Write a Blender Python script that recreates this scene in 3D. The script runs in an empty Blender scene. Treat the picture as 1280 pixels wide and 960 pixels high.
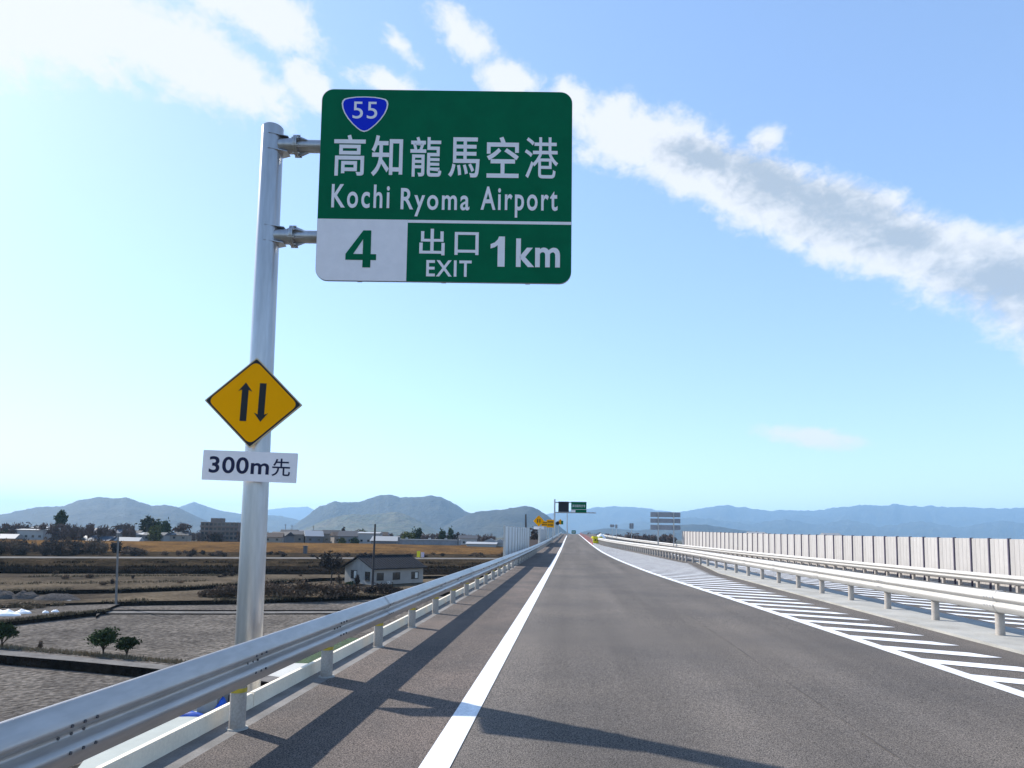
import bpy, bmesh, math, random
import numpy as np
from mathutils import Vector, Matrix, noise

SC = bpy.context.scene
COL = SC.collection
RAD = math.radians

# ------------------------------------------------------------------ camera
FPX, W_PX, H_PX, CAM_H = 835.0, 1280.0, 960.0, 1.60
PITCH, ROLL = RAD(4.7), RAD(0.9)

def basis(yaw):
    f0 = Vector((-math.sin(yaw), math.cos(yaw), 0)); r0 = Vector((math.cos(yaw), math.sin(yaw), 0)); z = Vector((0, 0, 1))
    F = f0 * math.cos(PITCH) + z * math.sin(PITCH)
    U = -f0 * math.sin(PITCH) + z * math.cos(PITCH)
    R = r0 * math.cos(ROLL) + U * math.sin(ROLL)
    U2 = -r0 * math.sin(ROLL) + U * math.cos(ROLL)
    return R, U2, F

YAW = RAD(5.0)
for _ in range(20):
    R_, U_, F_ = basis(YAW); d = Vector((0, 1, 0))
    x = 640 + FPX * d.dot(R_) / d.dot(F_)
    YAW += (713 - x) / FPX
R_, U_, F_ = basis(YAW)
CY = 670 + FPX * Vector((0, 1, 0)).dot(U_) / Vector((0, 1, 0)).dot(F_)
CAM = Vector((0, 0, CAM_H))

def ray(px, py):
    return F_ + R_ * ((px - 640) / FPX) - U_ * ((py - CY) / FPX)
def G(px, py, z):                     # point of the photograph on a level of height z
    d = ray(px, py); return CAM + d * ((z - CAM_H) / d.z)
def AT(px, py, Y):                    # point of the photograph at forward distance Y
    d = ray(px, py); return CAM + d * (Y / d.y)

cam = bpy.data.cameras.new('camera'); cam_o = bpy.data.objects.new('camera', cam); COL.objects.link(cam_o)
cam.sensor_width = 36; cam.lens = FPX / W_PX * 36; cam.shift_y = (CY - H_PX / 2) / W_PX
cam.clip_start = 0.05; cam.clip_end = 60000
M = Matrix((R_, U_, -F_)).transposed().to_4x4(); M.translation = CAM; cam_o.matrix_world = M
SC.camera = cam_o

# ------------------------------------------------------------------ light, sky, exposure
SUN_EL, SUN_AZ = RAD(36.5), RAD(-60.5)            # azimuth from +Y towards +X
sd = Vector((math.sin(SUN_AZ) * math.cos(SUN_EL), math.cos(SUN_AZ) * math.cos(SUN_EL), math.sin(SUN_EL)))
sun = bpy.data.lights.new('sun', 'SUN'); sun.energy = 4.6; sun.angle = RAD(0.6); sun.color = (1.0, 0.95, 0.87)
sun_o = bpy.data.objects.new('sun', sun); COL.objects.link(sun_o); sun_o.rotation_euler = sd.to_track_quat('Z', 'Y').to_euler()
SC.view_settings.view_transform = 'Standard'; SC.view_settings.look = 'None'
SC.view_settings.exposure = 0.76; SC.view_settings.gamma = 1; SC.view_settings.use_curve_mapping = False
SKY_STRENGTH = 0.15

wd = bpy.data.worlds.new('World'); SC.world = wd; wd.use_nodes = True
WT = wd.node_tree; WN = WT.nodes; WL = WT.links

def wmath(op, a, b=None, c=None):
    n = WN.new('ShaderNodeMath'); n.operation = op
    for i, v in enumerate((a, b, c)):
        if v is None: continue
        if isinstance(v, (int, float)): n.inputs[i].default_value = v
        else: WL.new(v, n.inputs[i])
    return n.outputs[0]

def azel(px, py):
    d = ray(px, py).normalized(); return math.degrees(math.atan2(d.x, d.y)), math.degrees(math.asin(d.z))

sky = WN.new('ShaderNodeTexSky'); sky.sky_type = 'NISHITA'; sky.sun_disc = False
sky.sun_elevation = SUN_EL; sky.sun_rotation = SUN_AZ
sky.air_density = 1.0; sky.dust_density = 0.25; sky.ozone_density = 5.5; sky.altitude = 10
hs = WN.new('ShaderNodeHueSaturation'); hs.inputs['Saturation'].default_value = 1.12; hs.inputs['Hue'].default_value = 0.506; hs.inputs['Value'].default_value = 1.0
k1 = WN.new('ShaderNodeVectorMath'); k1.operation = 'SCALE'; k1.inputs['Scale'].default_value = 0.2; WL.new(sky.outputs[0], k1.inputs[0])
gm = WN.new('ShaderNodeGamma'); gm.inputs['Gamma'].default_value = 0.65; WL.new(k1.outputs[0], gm.inputs['Color'])   # softer range from zenith to horizon
k2 = WN.new('ShaderNodeVectorMath'); k2.operation = 'SCALE'; k2.inputs['Scale'].default_value = 5.0; WL.new(gm.outputs[0], k2.inputs[0])
WL.new(k2.outputs[0], hs.inputs['Color'])
tc = WN.new('ShaderNodeTexCoord'); sp = WN.new('ShaderNodeSeparateXYZ'); WL.new(tc.outputs['Generated'], sp.inputs[0])
az = wmath('MULTIPLY', wmath('ARCTAN2', sp.outputs[0], sp.outputs[1]), 57.29578)
el = wmath('MULTIPLY', wmath('ARCSINE', sp.outputs[2]), 57.29578)
cx = WN.new('ShaderNodeCombineXYZ'); WL.new(az, cx.inputs[0]); WL.new(el, cx.inputs[1])
# cloud bank drifting down to the right, heap of cloud upper left, small scraps
BLOBS = [(775, 165, 90, 46, -12, 1.0), (860, 200, 115, 48, -22, 1.05), (950, 242, 125, 50, -28, 1.12), (1045, 278, 125, 52, -24, 1.1),
         (1130, 308, 120, 44, -18, 1.0), (1225, 332, 110, 46, -14, 1.0), (1345, 365, 150, 56, -14, 1.0), (1520, 400, 170, 50, -5, 1.0),
         (957, 177, 36, 20, 0, 0.75), (1010, 262, 80, 40, -20, 1.0),
         (-60, -10, 160, 60, 0, 1.0), (60, 20, 160, 46, -6, .9), (170, 46, 155, 46, -12, .9), (270, 76, 125, 38, -20, .88), (330, 20, 100, 34, -8, .8),
         (392, 112, 60, 26, -30, .7), (480, 104, 70, 16, -5, .62), (580, 46, 66, 26, -22, .72), (636, 98, 52, 26, -10, .8), (500, 58, 40, 14, -20, .55), (715, 128, 50, 26, -10, .75),
         (1012, 546, 70, 17, -8, .78), (-260, -40, 220, 80, 10, 1.0), (150, -120, 240, 60, -10, .9), (1750, 300, 220, 60, 12, .9)]
GREY = [(880, 200, 70, 22, -20, 1.0), (960, 228, 100, 34, -26, 1.0), (1050, 262, 110, 40, -24, 1.0), (1130, 300, 80, 28, -22, .9), (1265, 345, 90, 40, -12, 1.0), (1400, 385, 130, 46, -12, 1.0)]
def blob_field(blobs):
    f = None
    for (bx, by, sx, sy, rot, amp) in blobs:
        a0, e0 = azel(bx, by)
        mp = WN.new('ShaderNodeMapping'); mp.vector_type = 'TEXTURE'
        mp.inputs['Location'].default_value = (a0, e0, 0); mp.inputs['Rotation'].default_value = (0, 0, RAD(rot))
        mp.inputs['Scale'].default_value = (sx / 14.57, sy / 14.57, 1)
        WL.new(cx.outputs[0], mp.inputs[0])
        ln = WN.new('ShaderNodeVectorMath'); ln.operation = 'LENGTH'; WL.new(mp.outputs[0], ln.inputs[0])
        v = wmath('MULTIPLY', wmath('MAXIMUM', wmath('SUBTRACT', 1.0, ln.outputs['Value']), -0.6), amp)
        f = v if f is None else wmath('SMOOTH_MAX', f, v, 0.22)
    return f
field = blob_field(BLOBS)
def wnoise(scale, detail, rough, off):
    mp = WN.new('ShaderNodeMapping'); mp.inputs['Location'].default_value = off; mp.inputs['Scale'].default_value = (1, 1.45, 1)
    WL.new(cx.outputs[0], mp.inputs[0])
    n = WN.new('ShaderNodeTexNoise'); n.inputs['Scale'].default_value = scale; n.inputs['Detail'].default_value = detail; n.inputs['Roughness'].default_value = rough
    n.inputs['Distortion'].default_value = 0.35
    WL.new(mp.outputs[0], n.inputs['Vector']); return n.outputs['Fac']
n1 = wnoise(0.26, 6, 0.62, (3, 1, 0)); n2 = wnoise(0.8, 4, 0.6, (13, 4, 2))
dens = wmath('ADD', field, wmath('MULTIPLY', wmath('SUBTRACT', n1, 0.5), 1.0))
dens = wmath('ADD', dens, wmath('MULTIPLY', wmath('SUBTRACT', n2, 0.5), 0.55))
mr = WN.new('ShaderNodeMapRange'); mr.interpolation_type = 'SMOOTHSTEP'
mr.inputs['From Min'].default_value = 0.02; mr.inputs['From Max'].default_value = 0.5; WL.new(dens, mr.inputs['Value'])
alpha = wmath('MULTIPLY', mr.outputs[0], 0.93)
# grey-blue underside of the bank, white edges
body = wmath('ADD', blob_field(GREY), wmath('ADD', wmath('MULTIPLY', wmath('SUBTRACT', n1, 0.5), -1.3), wmath('MULTIPLY', wmath('SUBTRACT', n2, 0.5), -1.1)))
mb = WN.new('ShaderNodeMapRange'); mb.interpolation_type = 'SMOOTHSTEP'; mb.inputs['From Min'].default_value = -0.15; mb.inputs['From Max'].default_value = 0.85; WL.new(body, mb.inputs['Value'])
cc = WN.new('ShaderNodeMix'); cc.data_type = 'RGBA'
K = 0.97 / (SKY_STRENGTH * 2 ** 0.76)
cc.inputs['A'].default_value = (1.0 * K, 1.02 * K, 1.05 * K, 1); cc.inputs['B'].default_value = (0.50 * K, 0.59 * K, 0.70 * K, 1)
WL.new(mb.outputs[0], cc.inputs['Factor'])
cm = WN.new('ShaderNodeMix'); cm.data_type = 'RGBA'
WL.new(alpha, cm.inputs['Factor']); WL.new(hs.outputs[0], cm.inputs['A']); WL.new(cc.outputs['Result'], cm.inputs['B'])
bg = WN['Background']; bg.inputs['Strength'].default_value = SKY_STRENGTH; WL.new(cm.outputs['Result'], bg.inputs['Color'])
wd.cycles.sampling_method = 'MANUAL'; wd.cycles.sample_map_resolution = 256
SC.cycles.max_bounces = 4; SC.cycles.diffuse_bounces = 2; SC.cycles.glossy_bounces = 2; SC.cycles.volume_bounces = 1

# ------------------------------------------------------------------ materials
MATS = {}
def mat(name, color, rough=0.8, metal=0.0, var=0.0, scale=5.0, detail=6, bump=0.0, bscale=None, color2=None, spec=0.3, lo=0.35, hi=0.65, fine=None, objrand=0.0, stretch=None, dist=0.02, rows=None, streak=None):
    """principled material: two colours mixed by noise, optional fine speckle, bump and per-object variation"""
    if name in MATS: return MATS[name]
    m = bpy.data.materials.new(name); m.use_nodes = True; MATS[name] = m
    t = m.node_tree; N = t.nodes; L = t.links; b = N['Principled BSDF']
    b.inputs['Roughness'].default_value = rough; b.inputs['Metallic'].default_value = metal
    b.inputs['Specular IOR Level'].default_value = spec
    c = (*color, 1)
    if color2 is None and var: color2 = tuple(v * (1 - var) for v in color)
    out = None
    tcn = N.new('ShaderNodeTexCoord'); vec = tcn.outputs['Object']
    if stretch:
        mp = N.new('ShaderNodeMapping'); mp.inputs['Scale'].default_value = stretch; L.new(vec, mp.inputs[0]); vec = mp.outputs[0]
    if color2 is not None:
        n = N.new('ShaderNodeTexNoise'); n.inputs['Scale'].default_value = scale; n.inputs['Detail'].default_value = detail; n.inputs['Roughness'].default_value = 0.6
        L.new(vec, n.inputs['Vector'])
        r = N.new('ShaderNodeMapRange'); r.inputs['From Min'].default_value = lo; r.inputs['From Max'].default_value = hi; L.new(n.outputs['Fac'], r.inputs['Value'])
        x = N.new('ShaderNodeMix'); x.data_type = 'RGBA'; x.inputs['A'].default_value = c; x.inputs['B'].default_value = (*color2, 1)
        L.new(r.outputs[0], x.inputs['Factor']); out = x.outputs['Result']
    if fine:
        n = N.new('ShaderNodeTexNoise'); n.inputs['Scale'].default_value = fine[0]; n.inputs['Detail'].default_value = 2; L.new(vec, n.inputs['Vector'])
        r = N.new('ShaderNodeMapRange'); r.inputs['From Min'].default_value = 0.3; r.inputs['From Max'].default_value = 0.7
        r.inputs['To Min'].default_value = 1 - fine[1]; r.inputs['To Max'].default_value = 1 + fine[1]; L.new(n.outputs['Fac'], r.inputs['Value'])
        x = N.new('ShaderNodeMix'); x.data_type = 'RGBA'; x.blend_type = 'MULTIPLY'; x.inputs['Factor'].default_value = 1
        if out is None: x.inputs['A'].default_value = c
        else: L.new(out, x.inputs['A'])
        L.new(r.outputs[0], x.inputs['B']); out = x.outputs['Result']
    for kind, spec_ in (('rows', rows), ('streak', streak)):
        if not spec_: continue
        if kind == 'rows':                      # (period scale, turn about z, strength)
            mp = N.new('ShaderNodeMapping'); mp.inputs['Rotation'].default_value = (0, 0, spec_[1]); L.new(tcn.outputs['Object'], mp.inputs[0])
            n = N.new('ShaderNodeTexWave'); n.inputs['Scale'].default_value = spec_[0]; n.inputs['Distortion'].default_value = 2.5; n.inputs['Detail'].default_value = 3; n.inputs['Detail Scale'].default_value = .6
        else:                                   # (stretch, scale, strength)
            mp = N.new('ShaderNodeMapping'); mp.inputs['Scale'].default_value = spec_[0]; L.new(tcn.outputs['Object'], mp.inputs[0])
            n = N.new('ShaderNodeTexNoise'); n.inputs['Scale'].default_value = spec_[1]; n.inputs['Detail'].default_value = 5
        L.new(mp.outputs[0], n.inputs['Vector'])
        r = N.new('ShaderNodeMapRange'); r.inputs['From Min'].default_value = .25; r.inputs['From Max'].default_value = .75
        r.inputs['To Min'].default_value = 1 - spec_[2]; r.inputs['To Max'].default_value = 1 + spec_[2]; L.new(n.outputs['Fac'], r.inputs['Value'])
        x = N.new('ShaderNodeMix'); x.data_type = 'RGBA'; x.blend_type = 'MULTIPLY'; x.inputs['Factor'].default_value = 1
        if out is None: x.inputs['A'].default_value = c
        else: L.new(out, x.inputs['A'])
        L.new(r.outputs[0], x.inputs['B']); out = x.outputs['Result']
    if objrand:
        oi = N.new('ShaderNodeObjectInfo'); r = N.new('ShaderNodeMapRange'); r.inputs['To Min'].default_value = 1 - objrand; r.inputs['To Max'].default_value = 1 + objrand; L.new(oi.outputs['Random'], r.inputs['Value'])
        x = N.new('ShaderNodeMix'); x.data_type = 'RGBA'; x.blend_type = 'MULTIPLY'; x.inputs['Factor'].default_value = 1
        if out is None: x.inputs['A'].default_value = c
        else: L.new(out, x.inputs['A'])
        L.new(r.outputs[0], x.inputs['B']); out = x.outputs['Result']
    if out is None: b.inputs['Base Color'].default_value = c
    else: L.new(out, b.inputs['Base Color'])
    if bump:
        n = N.new('ShaderNodeTexNoise'); n.inputs['Scale'].default_value = bscale or scale * 4; n.inputs['Detail'].default_value = 4; L.new(vec, n.inputs['Vector'])
        bp = N.new('ShaderNodeBump'); bp.inputs['Strength'].default_value = bump; bp.inputs['Distance'].default_value = dist
        L.new(n.outputs['Fac'], bp.inputs['Height']); L.new(bp.outputs[0], b.inputs['Normal'])
    return m

# ------------------------------------------------------------------ mesh helpers
def mesh(name, verts, faces, smooth=False):
    me = bpy.data.meshes.new(name); me.from_pydata([tuple(v) for v in verts], [], faces); me.update()
    if smooth:
        for p in me.polygons: p.use_smooth = True
    return me
def fixn(me):
    bm = bmesh.new(); bm.from_mesh(me); bmesh.ops.recalc_face_normals(bm, faces=bm.faces); bm.to_mesh(me); bm.free(); return me
def link(name, data, m=None, parent=None, loc=None, rot=None):
    o = bpy.data.objects.new(name, data); COL.objects.link(o)
    if m is not None and data is not None and len(data.materials) == 0: data.materials.append(m)
    if parent is not None: o.parent = parent
    if loc is not None: o.location = loc
    if rot is not None: o.rotation_euler = rot
    return o
def tag(o, label=None, cat=None, group=None, kind=None):
    if label: o['label'] = label
    if cat: o['category'] = cat
    if group: o['group'] = group
    if kind: o['kind'] = kind
    return o
def thing(name, loc, label, cat, group=None, rz=0.0):
    o = link(name, None, loc=loc); o.rotation_euler = (0, 0, rz); return tag(o, label, cat, group)
def part(src, parent, loc=None, rot=None, scale=None, name=None):      # a copy of one object sharing its mesh
    c = src.copy(); COL.objects.link(c); c.parent = parent
    if name: c.name = name
    if loc is not None: c.location = loc
    if rot is not None: c.rotation_euler = rot
    if scale is not None: c.scale = scale
    return c

class MB:
    """collects boxes, tubes and prisms into one mesh"""
    def __init__(s): s.v = []; s.f = []
    def add(s, vs, fs):
        n = len(s.v); s.v += [tuple(v) for v in vs]; s.f += [tuple(i + n for i in f) for f in fs]; return s
    def box(s, x0, x1, y0, y1, z0, z1):
        return s.add([(x0, y0, z0), (x1, y0, z0), (x1, y1, z0), (x0, y1, z0), (x0, y0, z1), (x1, y0, z1), (x1, y1, z1), (x0, y1, z1)],
                     [(0, 3, 2, 1), (4, 5, 6, 7), (0, 1, 5, 4), (1, 2, 6, 5), (2, 3, 7, 6), (3, 0, 4, 7)])
    def tube(s, p, q, r0, r1=None, n=12, cap=True):
        p = Vector(p); q = Vector(q); r1 = r0 if r1 is None else r1
        d = (q - p).normalized(); a = d.orthogonal().normalized(); b = d.cross(a)
        vs = []
        for c, r in ((p, r0), (q, r1)):
            for i in range(n):
                t = 2 * math.pi * i / n; vs.append(c + (a * math.cos(t) + b * math.sin(t)) * r)
        fs = [(i, (i + 1) % n, n + (i + 1) % n, n + i) for i in range(n)]
        if cap: fs += [tuple(range(n - 1, -1, -1)), tuple(range(n, 2 * n))]
        return s.add(vs, fs)
    def prism(s, poly, y0, y1):               # polygon in x,z pushed along y
        n = len(poly); vs = [(x, y0, z) for x, z in poly] + [(x, y1, z) for x, z in poly]
        fs = [tuple(range(n)), tuple(range(2 * n - 1, n - 1, -1))] + [(i, n + i, n + (i + 1) % n, (i + 1) % n) for i in range(n)]
        return s.add(vs, fs)
    def slab(s, poly, z0, z1):                # polygon in x,y pushed along z
        n = len(poly); vs = [(x, y, z0) for x, y in poly] + [(x, y, z1) for x, y in poly]
        fs = [tuple(range(n - 1, -1, -1)), tuple(range(n, 2 * n))] + [(i, (i + 1) % n, n + (i + 1) % n, n + i) for i in range(n)]
        return s.add(vs, fs)
    def mesh(s, name, smooth=False, fix=True):
        me = mesh(name, s.v, s.f, smooth); return fixn(me) if fix else me
    def build(s, name, m, parent=None, loc=None, rot=None, smooth=False):
        me = s.mesh(name)
        if smooth: autosmooth(me)
        return link(name, me, m, parent, loc, rot)
def autosmooth(me, ang=40):
    bm = bmesh.new(); bm.from_mesh(me)
    for f in bm.faces: f.smooth = True
    for e in bm.edges:
        if len(e.link_faces) == 2 and e.calc_face_angle(0) > RAD(ang): e.smooth = False
    bm.to_mesh(me); bm.free()

# ------------------------------------------------------------------ palette
asphalt = mat('asphalt', (0.124, 0.105, 0.089), 0.92, color2=(0.088, 0.077, 0.069), scale=0.3, detail=5, fine=(105, 1.0), streak=((1, .04, 1), 1.1, .3), bump=0.5, bscale=220, dist=0.004, spec=0.25)
shoulder_asphalt = mat('shoulder_asphalt', (0.128, 0.100, 0.084), 0.93, color2=(0.084, 0.071, 0.063), scale=0.6, detail=5, fine=(90, 1.0), streak=((1, .05, 1), 1.6, .18), bump=0.6, bscale=190, dist=0.005, spec=0.25)
paint = mat('white_road_paint', (0.80, 0.80, 0.80), 0.65, var=0.22, scale=2.2, detail=5, fine=(70, 0.14), streak=((1, .15, 1), 6, .08), bump=0.15, bscale=200, dist=0.002)
concrete = mat('pale_concrete', (0.40, 0.385, 0.35), 0.9, var=0.25, scale=1.5, fine=(60, 0.1), bump=0.2, bscale=60, dist=0.004)
kerb_m = mat('cream_kerb_concrete', (0.90, 0.80, 0.64), 0.85, var=0.12, scale=2.0, fine=(50, 0.05), bump=0.1, bscale=60, dist=0.003)
gutter_m = mat('grey_gutter_concrete', (0.22, 0.205, 0.19), 0.9, var=0.35, scale=2.5, fine=(80, 0.2))
galv = mat('galvanised_steel', (0.50, 0.50, 0.51), 0.34, 0.72, var=0.32, scale=3, stretch=(1, 1, .12), fine=(30, 0.06), spec=0.5)
galv_rail = mat('galvanised_rail', (0.48, 0.455, 0.435), 0.36, 0.42, var=0.22, scale=2.2, fine=(25, 0.07), spec=0.5, stretch=(1, 0.25, 1))
cream_rail = mat('cream_painted_rail', (0.48, 0.455, 0.42), 0.5, 0.0, var=0.1, scale=2, fine=(30, 0.04), spec=0.4)
post_m = mat('grey_post_steel', (0.44, 0.395, 0.35), 0.6, 0.25, var=0.2, scale=6, fine=(60, 0.12))
yellow_band = mat('yellow_reflective_band', (0.62, 0.46, 0.06), 0.5, var=0.3, scale=20)
bolt_m = mat('dark_bolt_steel', (0.10, 0.10, 0.11), 0.5, 0.5)
sign_green = mat('sign_green', (0.0015, 0.135, 0.058), 0.55, color2=(0.0015, 0.115, 0.05), scale=3, spec=0.06)
sign_white = mat('sign_white', (0.88, 0.81, 0.80), 0.6, var=0.05, scale=8, spec=.1)
sign_blue = mat('sign_blue', (0.010, 0.030, 0.55), 0.55, spec=.06)
sign_back = mat('sign_back_aluminium', (0.38, 0.39, 0.42), 0.5, 0.3, var=0.15, scale=2)
sign_orange = mat('sign_orange', (1.0, 0.40, 0.0), 0.6, var=0.02, scale=10, spec=.06)
sign_black = mat('sign_black', (0.012, 0.012, 0.016), 0.5)
sign_edge = mat('sign_tan_edge', (0.55, 0.42, 0.25), 0.6)
plate_ink = mat('plate_dark_blue_ink', (0.008, 0.010, 0.045), 0.5)

# ------------------------------------------------------------------ road profile
def zr(Y):
    k = math.floor(Y / 2) * 2; t = (Y - k) / 2
    def f(y):
        if y < 0: return 0.0
        if y < 80: return 8e-5 * y * y
        if y < 190: return 0.512 + 0.0128 * (y - 80)
        if y < 260: return 1.92 + 0.0128 * (y - 190) - 9.2e-5 * (y - 190) ** 2
        return 2.365 - 0.008 * (y - 260)
    return f(k) * (1 - t) + f(k + 2) * t
MED_L, MED_R = 6.45, 8.05
def zs(X, Y):                                  # the far carriageway falls away to the right
    return zr(Y) - (0.037 * (X - MED_R) if X > MED_R else 0.0)
def lerp_tab(tab, y):
    if y <= tab[0][0]: return tab[0][1]
    for (a, b), (c, d_) in zip(tab, tab[1:]):
        if y <= c:
            t = (y - a) / (c - a); return b + (d_ - b) * t
    return tab[-1][1]
LINE_R = [(-8, 5.1), (7, 4.86), (10, 4.66), (15, 4.42), (20, 4.1), (28, 3.52), (42, 3.0), (57, 2.72), (85, 2.62), (400, 2.62)]
def xline(y):                                   # smoothed taper of the edge line
    return sum(lerp_tab(LINE_R, y + k) for k in (-4, -2, 0, 2, 4)) / 5
RAIL_M = [(-8, 7.2), (41, 7.2), (60, 5.95), (80, 4.4), (95, 3.75), (400, 3.75)]
def xrail(y): return sum(lerp_tab(RAIL_M, y + k) for k in (-3, 0, 3)) / 3
OPP = [(-8, 19.2 + .92), (0, 19.2), (70, 11.15), (100, 8.4), (130, 7.4), (400, 7.0)]
def xopp(y): return sum(lerp_tab(OPP, y + k) for k in (-4, 0, 4)) / 3

def strip(name, xa, xb, y0, y1, m, dz=0.0, parent=None, step=2.0, nx=1):
    ys = list(np.arange(y0, y1 + 1e-6, step)); vs = []; fs = []
    for y in ys:
        a = xa(y) if callable(xa) else xa; b = xb(y) if callable(xb) else xb
        for i in range(nx + 1):
            x = a + (b - a) * i / nx; vs.append((x, y, zs(x, y) + dz))
    for j in range(len(ys) - 1):
        for i in range(nx):
            p = j * (nx + 1) + i; fs.append((p, p + 1, p + nx + 2, p + nx + 1))
    return link(name, mesh(name, vs, fs), m, parent)

road = tag(strip('road', -1.02, 8.02, -12, 300, asphalt, 0), kind='structure')
shoulder = tag(strip('road_shoulder', -2.62, -1.02, -12, 300, shoulder_asphalt, 0), kind='structure')
gutter = tag(strip('road_gutter', -2.86, -2.62, -12, 300, gutter_m, 0), kind='structure')
opp_road = tag(strip('opposite_road', lambda y: 8.0 if y < 44 else min(8.0, xrail(y) - .3), lambda y: xopp(y) + .7, -12, 300, asphalt, -0.02, nx=3), kind='structure')
strip('lane_line', -1.02, -0.81, -12, 300, paint, 0.006, road)
strip('lane_line', lambda y: xline(y) - .1, lambda y: xline(y) + .1, -12, 300, paint, 0.006, road)
# hatching of the closed wedge between lane and median
y = 5.2
while y < 92:
    xa = xline(y) + 0.06
    tip = 5.83 if y < 36 else max(xrail(y) - 0.55, xa + .2)
    if y >= 30 and y < 41: tip = 5.83 + (y - 30) / 11 * 0.9
    if tip - xa > .25:
        w = 0.37; sl = 0.42
        vs = []
        for (x, yy) in ((xa - .04, y), (tip - .14, y - sl * (tip - xa)), (tip + .14, y - sl * (tip - xa) + .02), (tip - .08, y + w - sl * (tip - xa)), (xa - .04, y + w)):
            vs.append((x, yy, zr(yy) + 0.0065))
        link('hatch_bar', mesh('hatch_bar', vs, [(0, 1, 2, 3, 4)]), paint, road)
    y += 1.045
y = 6.0
while y < 60:
    xo = xopp(y)
    xe = xo - 5.2
    if xe - 8.5 > .4:
        vs = []
        for (x, yy) in ((8.55, y + .2), (xe, y - .45 * (xe - 8.55) * .6), (xe, y + .45 - .45 * (xe - 8.55) * .6), (8.55, y + .65)):
            vs.append((x, yy, zs(x, yy) - 0.013))
        link('hatch_bar', mesh('hatch_bar', vs, [(0, 1, 2, 3)]), paint, opp_road)
    y += 1.2
strip('lane_line', lambda y: max(8.3, xopp(y) - 5.2), lambda y: max(8.3, xopp(y) - 5.2) + .2, 0, 58, paint, -0.0135, opp_road)
strip('lane_line', lambda y: xopp(y) - 1.5, lambda y: xopp(y) - 1.3, 0, 120, paint, -0.0135, opp_road)

vs = []; fs = []; rj = random.Random(3)
for j, yy in enumerate(np.arange(3.5, 15, .25)):
    xj = 2.43 + rj.uniform(-.012, .012); w_ = max(.0015, .005 + rj.uniform(-.005, .006))
    vs += [(xj - w_, yy, zr(yy) + .0045), (xj + w_, yy, zr(yy) + .0045)]
    if j: fs.append((2 * j - 2, 2 * j - 1, 2 * j + 1, 2 * j))
link('paving_joint', mesh('paving_joint', vs, fs), mat('joint_tar', (.075, .066, .06), .9), road)
# concrete median strip, tapering to a point
mb_ = MB(); ys = list(range(-12, 44, 2)); vs = []; fs = []
for yy in ys:
    xl = MED_L + .02 if yy < 30 else min(MED_L + .02 + (yy - 30) * 0.095, MED_R - .1)
    for x, z in ((xl, -.02), (xl, .045), (MED_R, .045), (MED_R, -.05)): vs.append((x, yy, zr(yy) + z))
for j in range(len(ys) - 1):
    for i in range(3): p = j * 4 + i; fs.append((p, p + 4, p + 5, p + 1))
n = len(ys) * 4; fs += [(0, 1, 2, 3), (n - 1, n - 2, n - 3, n - 4)]
med = tag(link('median_strip', fixn(mesh('median_strip', vs, fs)), concrete), kind='structure')

# kerb blocks along the deck edge
kb = MB().box(-0.028, 0.028, -0.995, 0.995, -0.45, 0.13)
kerb = tag(kb.build('kerb', kerb_m), kind='structure')
k_me = kerb.data; bm = bmesh.new(); bm.from_mesh(k_me); bmesh.ops.bevel(bm, geom=[e for e in bm.edges if all(v.co.z > 0 for v in e.verts)], offset=.008, segments=2, affect='EDGES'); bm.to_mesh(k_me); bm.free()
kerb.location = (-2.888, -9, 0)
for i in range(1, 145):
    yy = -9 + 2 * i; s = (zr(yy + 1) - zr(yy - 1)) / 2
    c = kerb.copy(); c.name = 'kerb_block'; COL.objects.link(c); c.parent = kerb
    c.location = (0, 2 * i, zr(yy)); c.rotation_euler = (math.atan(s), 0, 0)
    for k in ('kind',):
        if k in c: del c[k]

# retaining walls carrying the road above the fields
wall_m = mat('retaining_concrete', (0.38, 0.38, 0.35), 0.9, var=0.3, scale=0.5, fine=(20, .08))
for nm, xf in (('retaining_wall_left', lambda y: -2.925), ('retaining_wall_right', lambda y: xopp(y) + .72)):
    vs = []; fs = []; ys = list(range(-12, 302, 4))
    for yy in ys: vs += [(xf(yy), yy, zs(xf(yy), yy) - .02 if xf(yy) > 0 else zr(yy) - .46), (xf(yy), yy, -12)]
    for j in range(len(ys) - 1): fs.append((2 * j, 2 * j + 1, 2 * j + 3, 2 * j + 2))
    o = link(nm, mesh(nm, vs, fs), wall_m); tag(o, kind='structure')

# ------------------------------------------------------------------ guard rails
W_PROF = [(0.0, .350), (0.012, .346), (.030, .322), (.058, .288), (.078, .258), (.082, .243), (.076, .228), (.048, .208), (.014, .192), (.008, .178), (.014, .162),
          (.048, .146), (.076, .126), (.082, .111), (.078, .096), (.058, .066), (.030, .030), (.012, .006), (.0, .0)]
def beam(name, xf, y0, y1, zb, side, m, parent, off, zf=None, step=2.0, lip=0.0):
    """one beam section; side +1 shows its waves to +X"""
    ys = list(np.arange(y0, y1 - .3, step)) + [y1]; vs = []; fs = []
    prof = W_PROF + [(u - .006, z) for u, z in reversed(W_PROF)]; n = len(prof)
    for yy in ys:
        zg = zf(xf(yy), yy) if zf else zr(yy)
        for (u, z) in prof: vs.append((xf(yy) + side * (off + u), yy, zg + zb + z))
    for j in range(len(ys) - 1):
        for i in range(n): fs.append((j * n + i, j * n + (i + 1) % n, (j + 1) * n + (i + 1) % n, (j + 1) * n + i))
    me = fixn(mesh(name, vs, fs)); autosmooth(me, 50)
    return link(name, me, m, parent)

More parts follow.
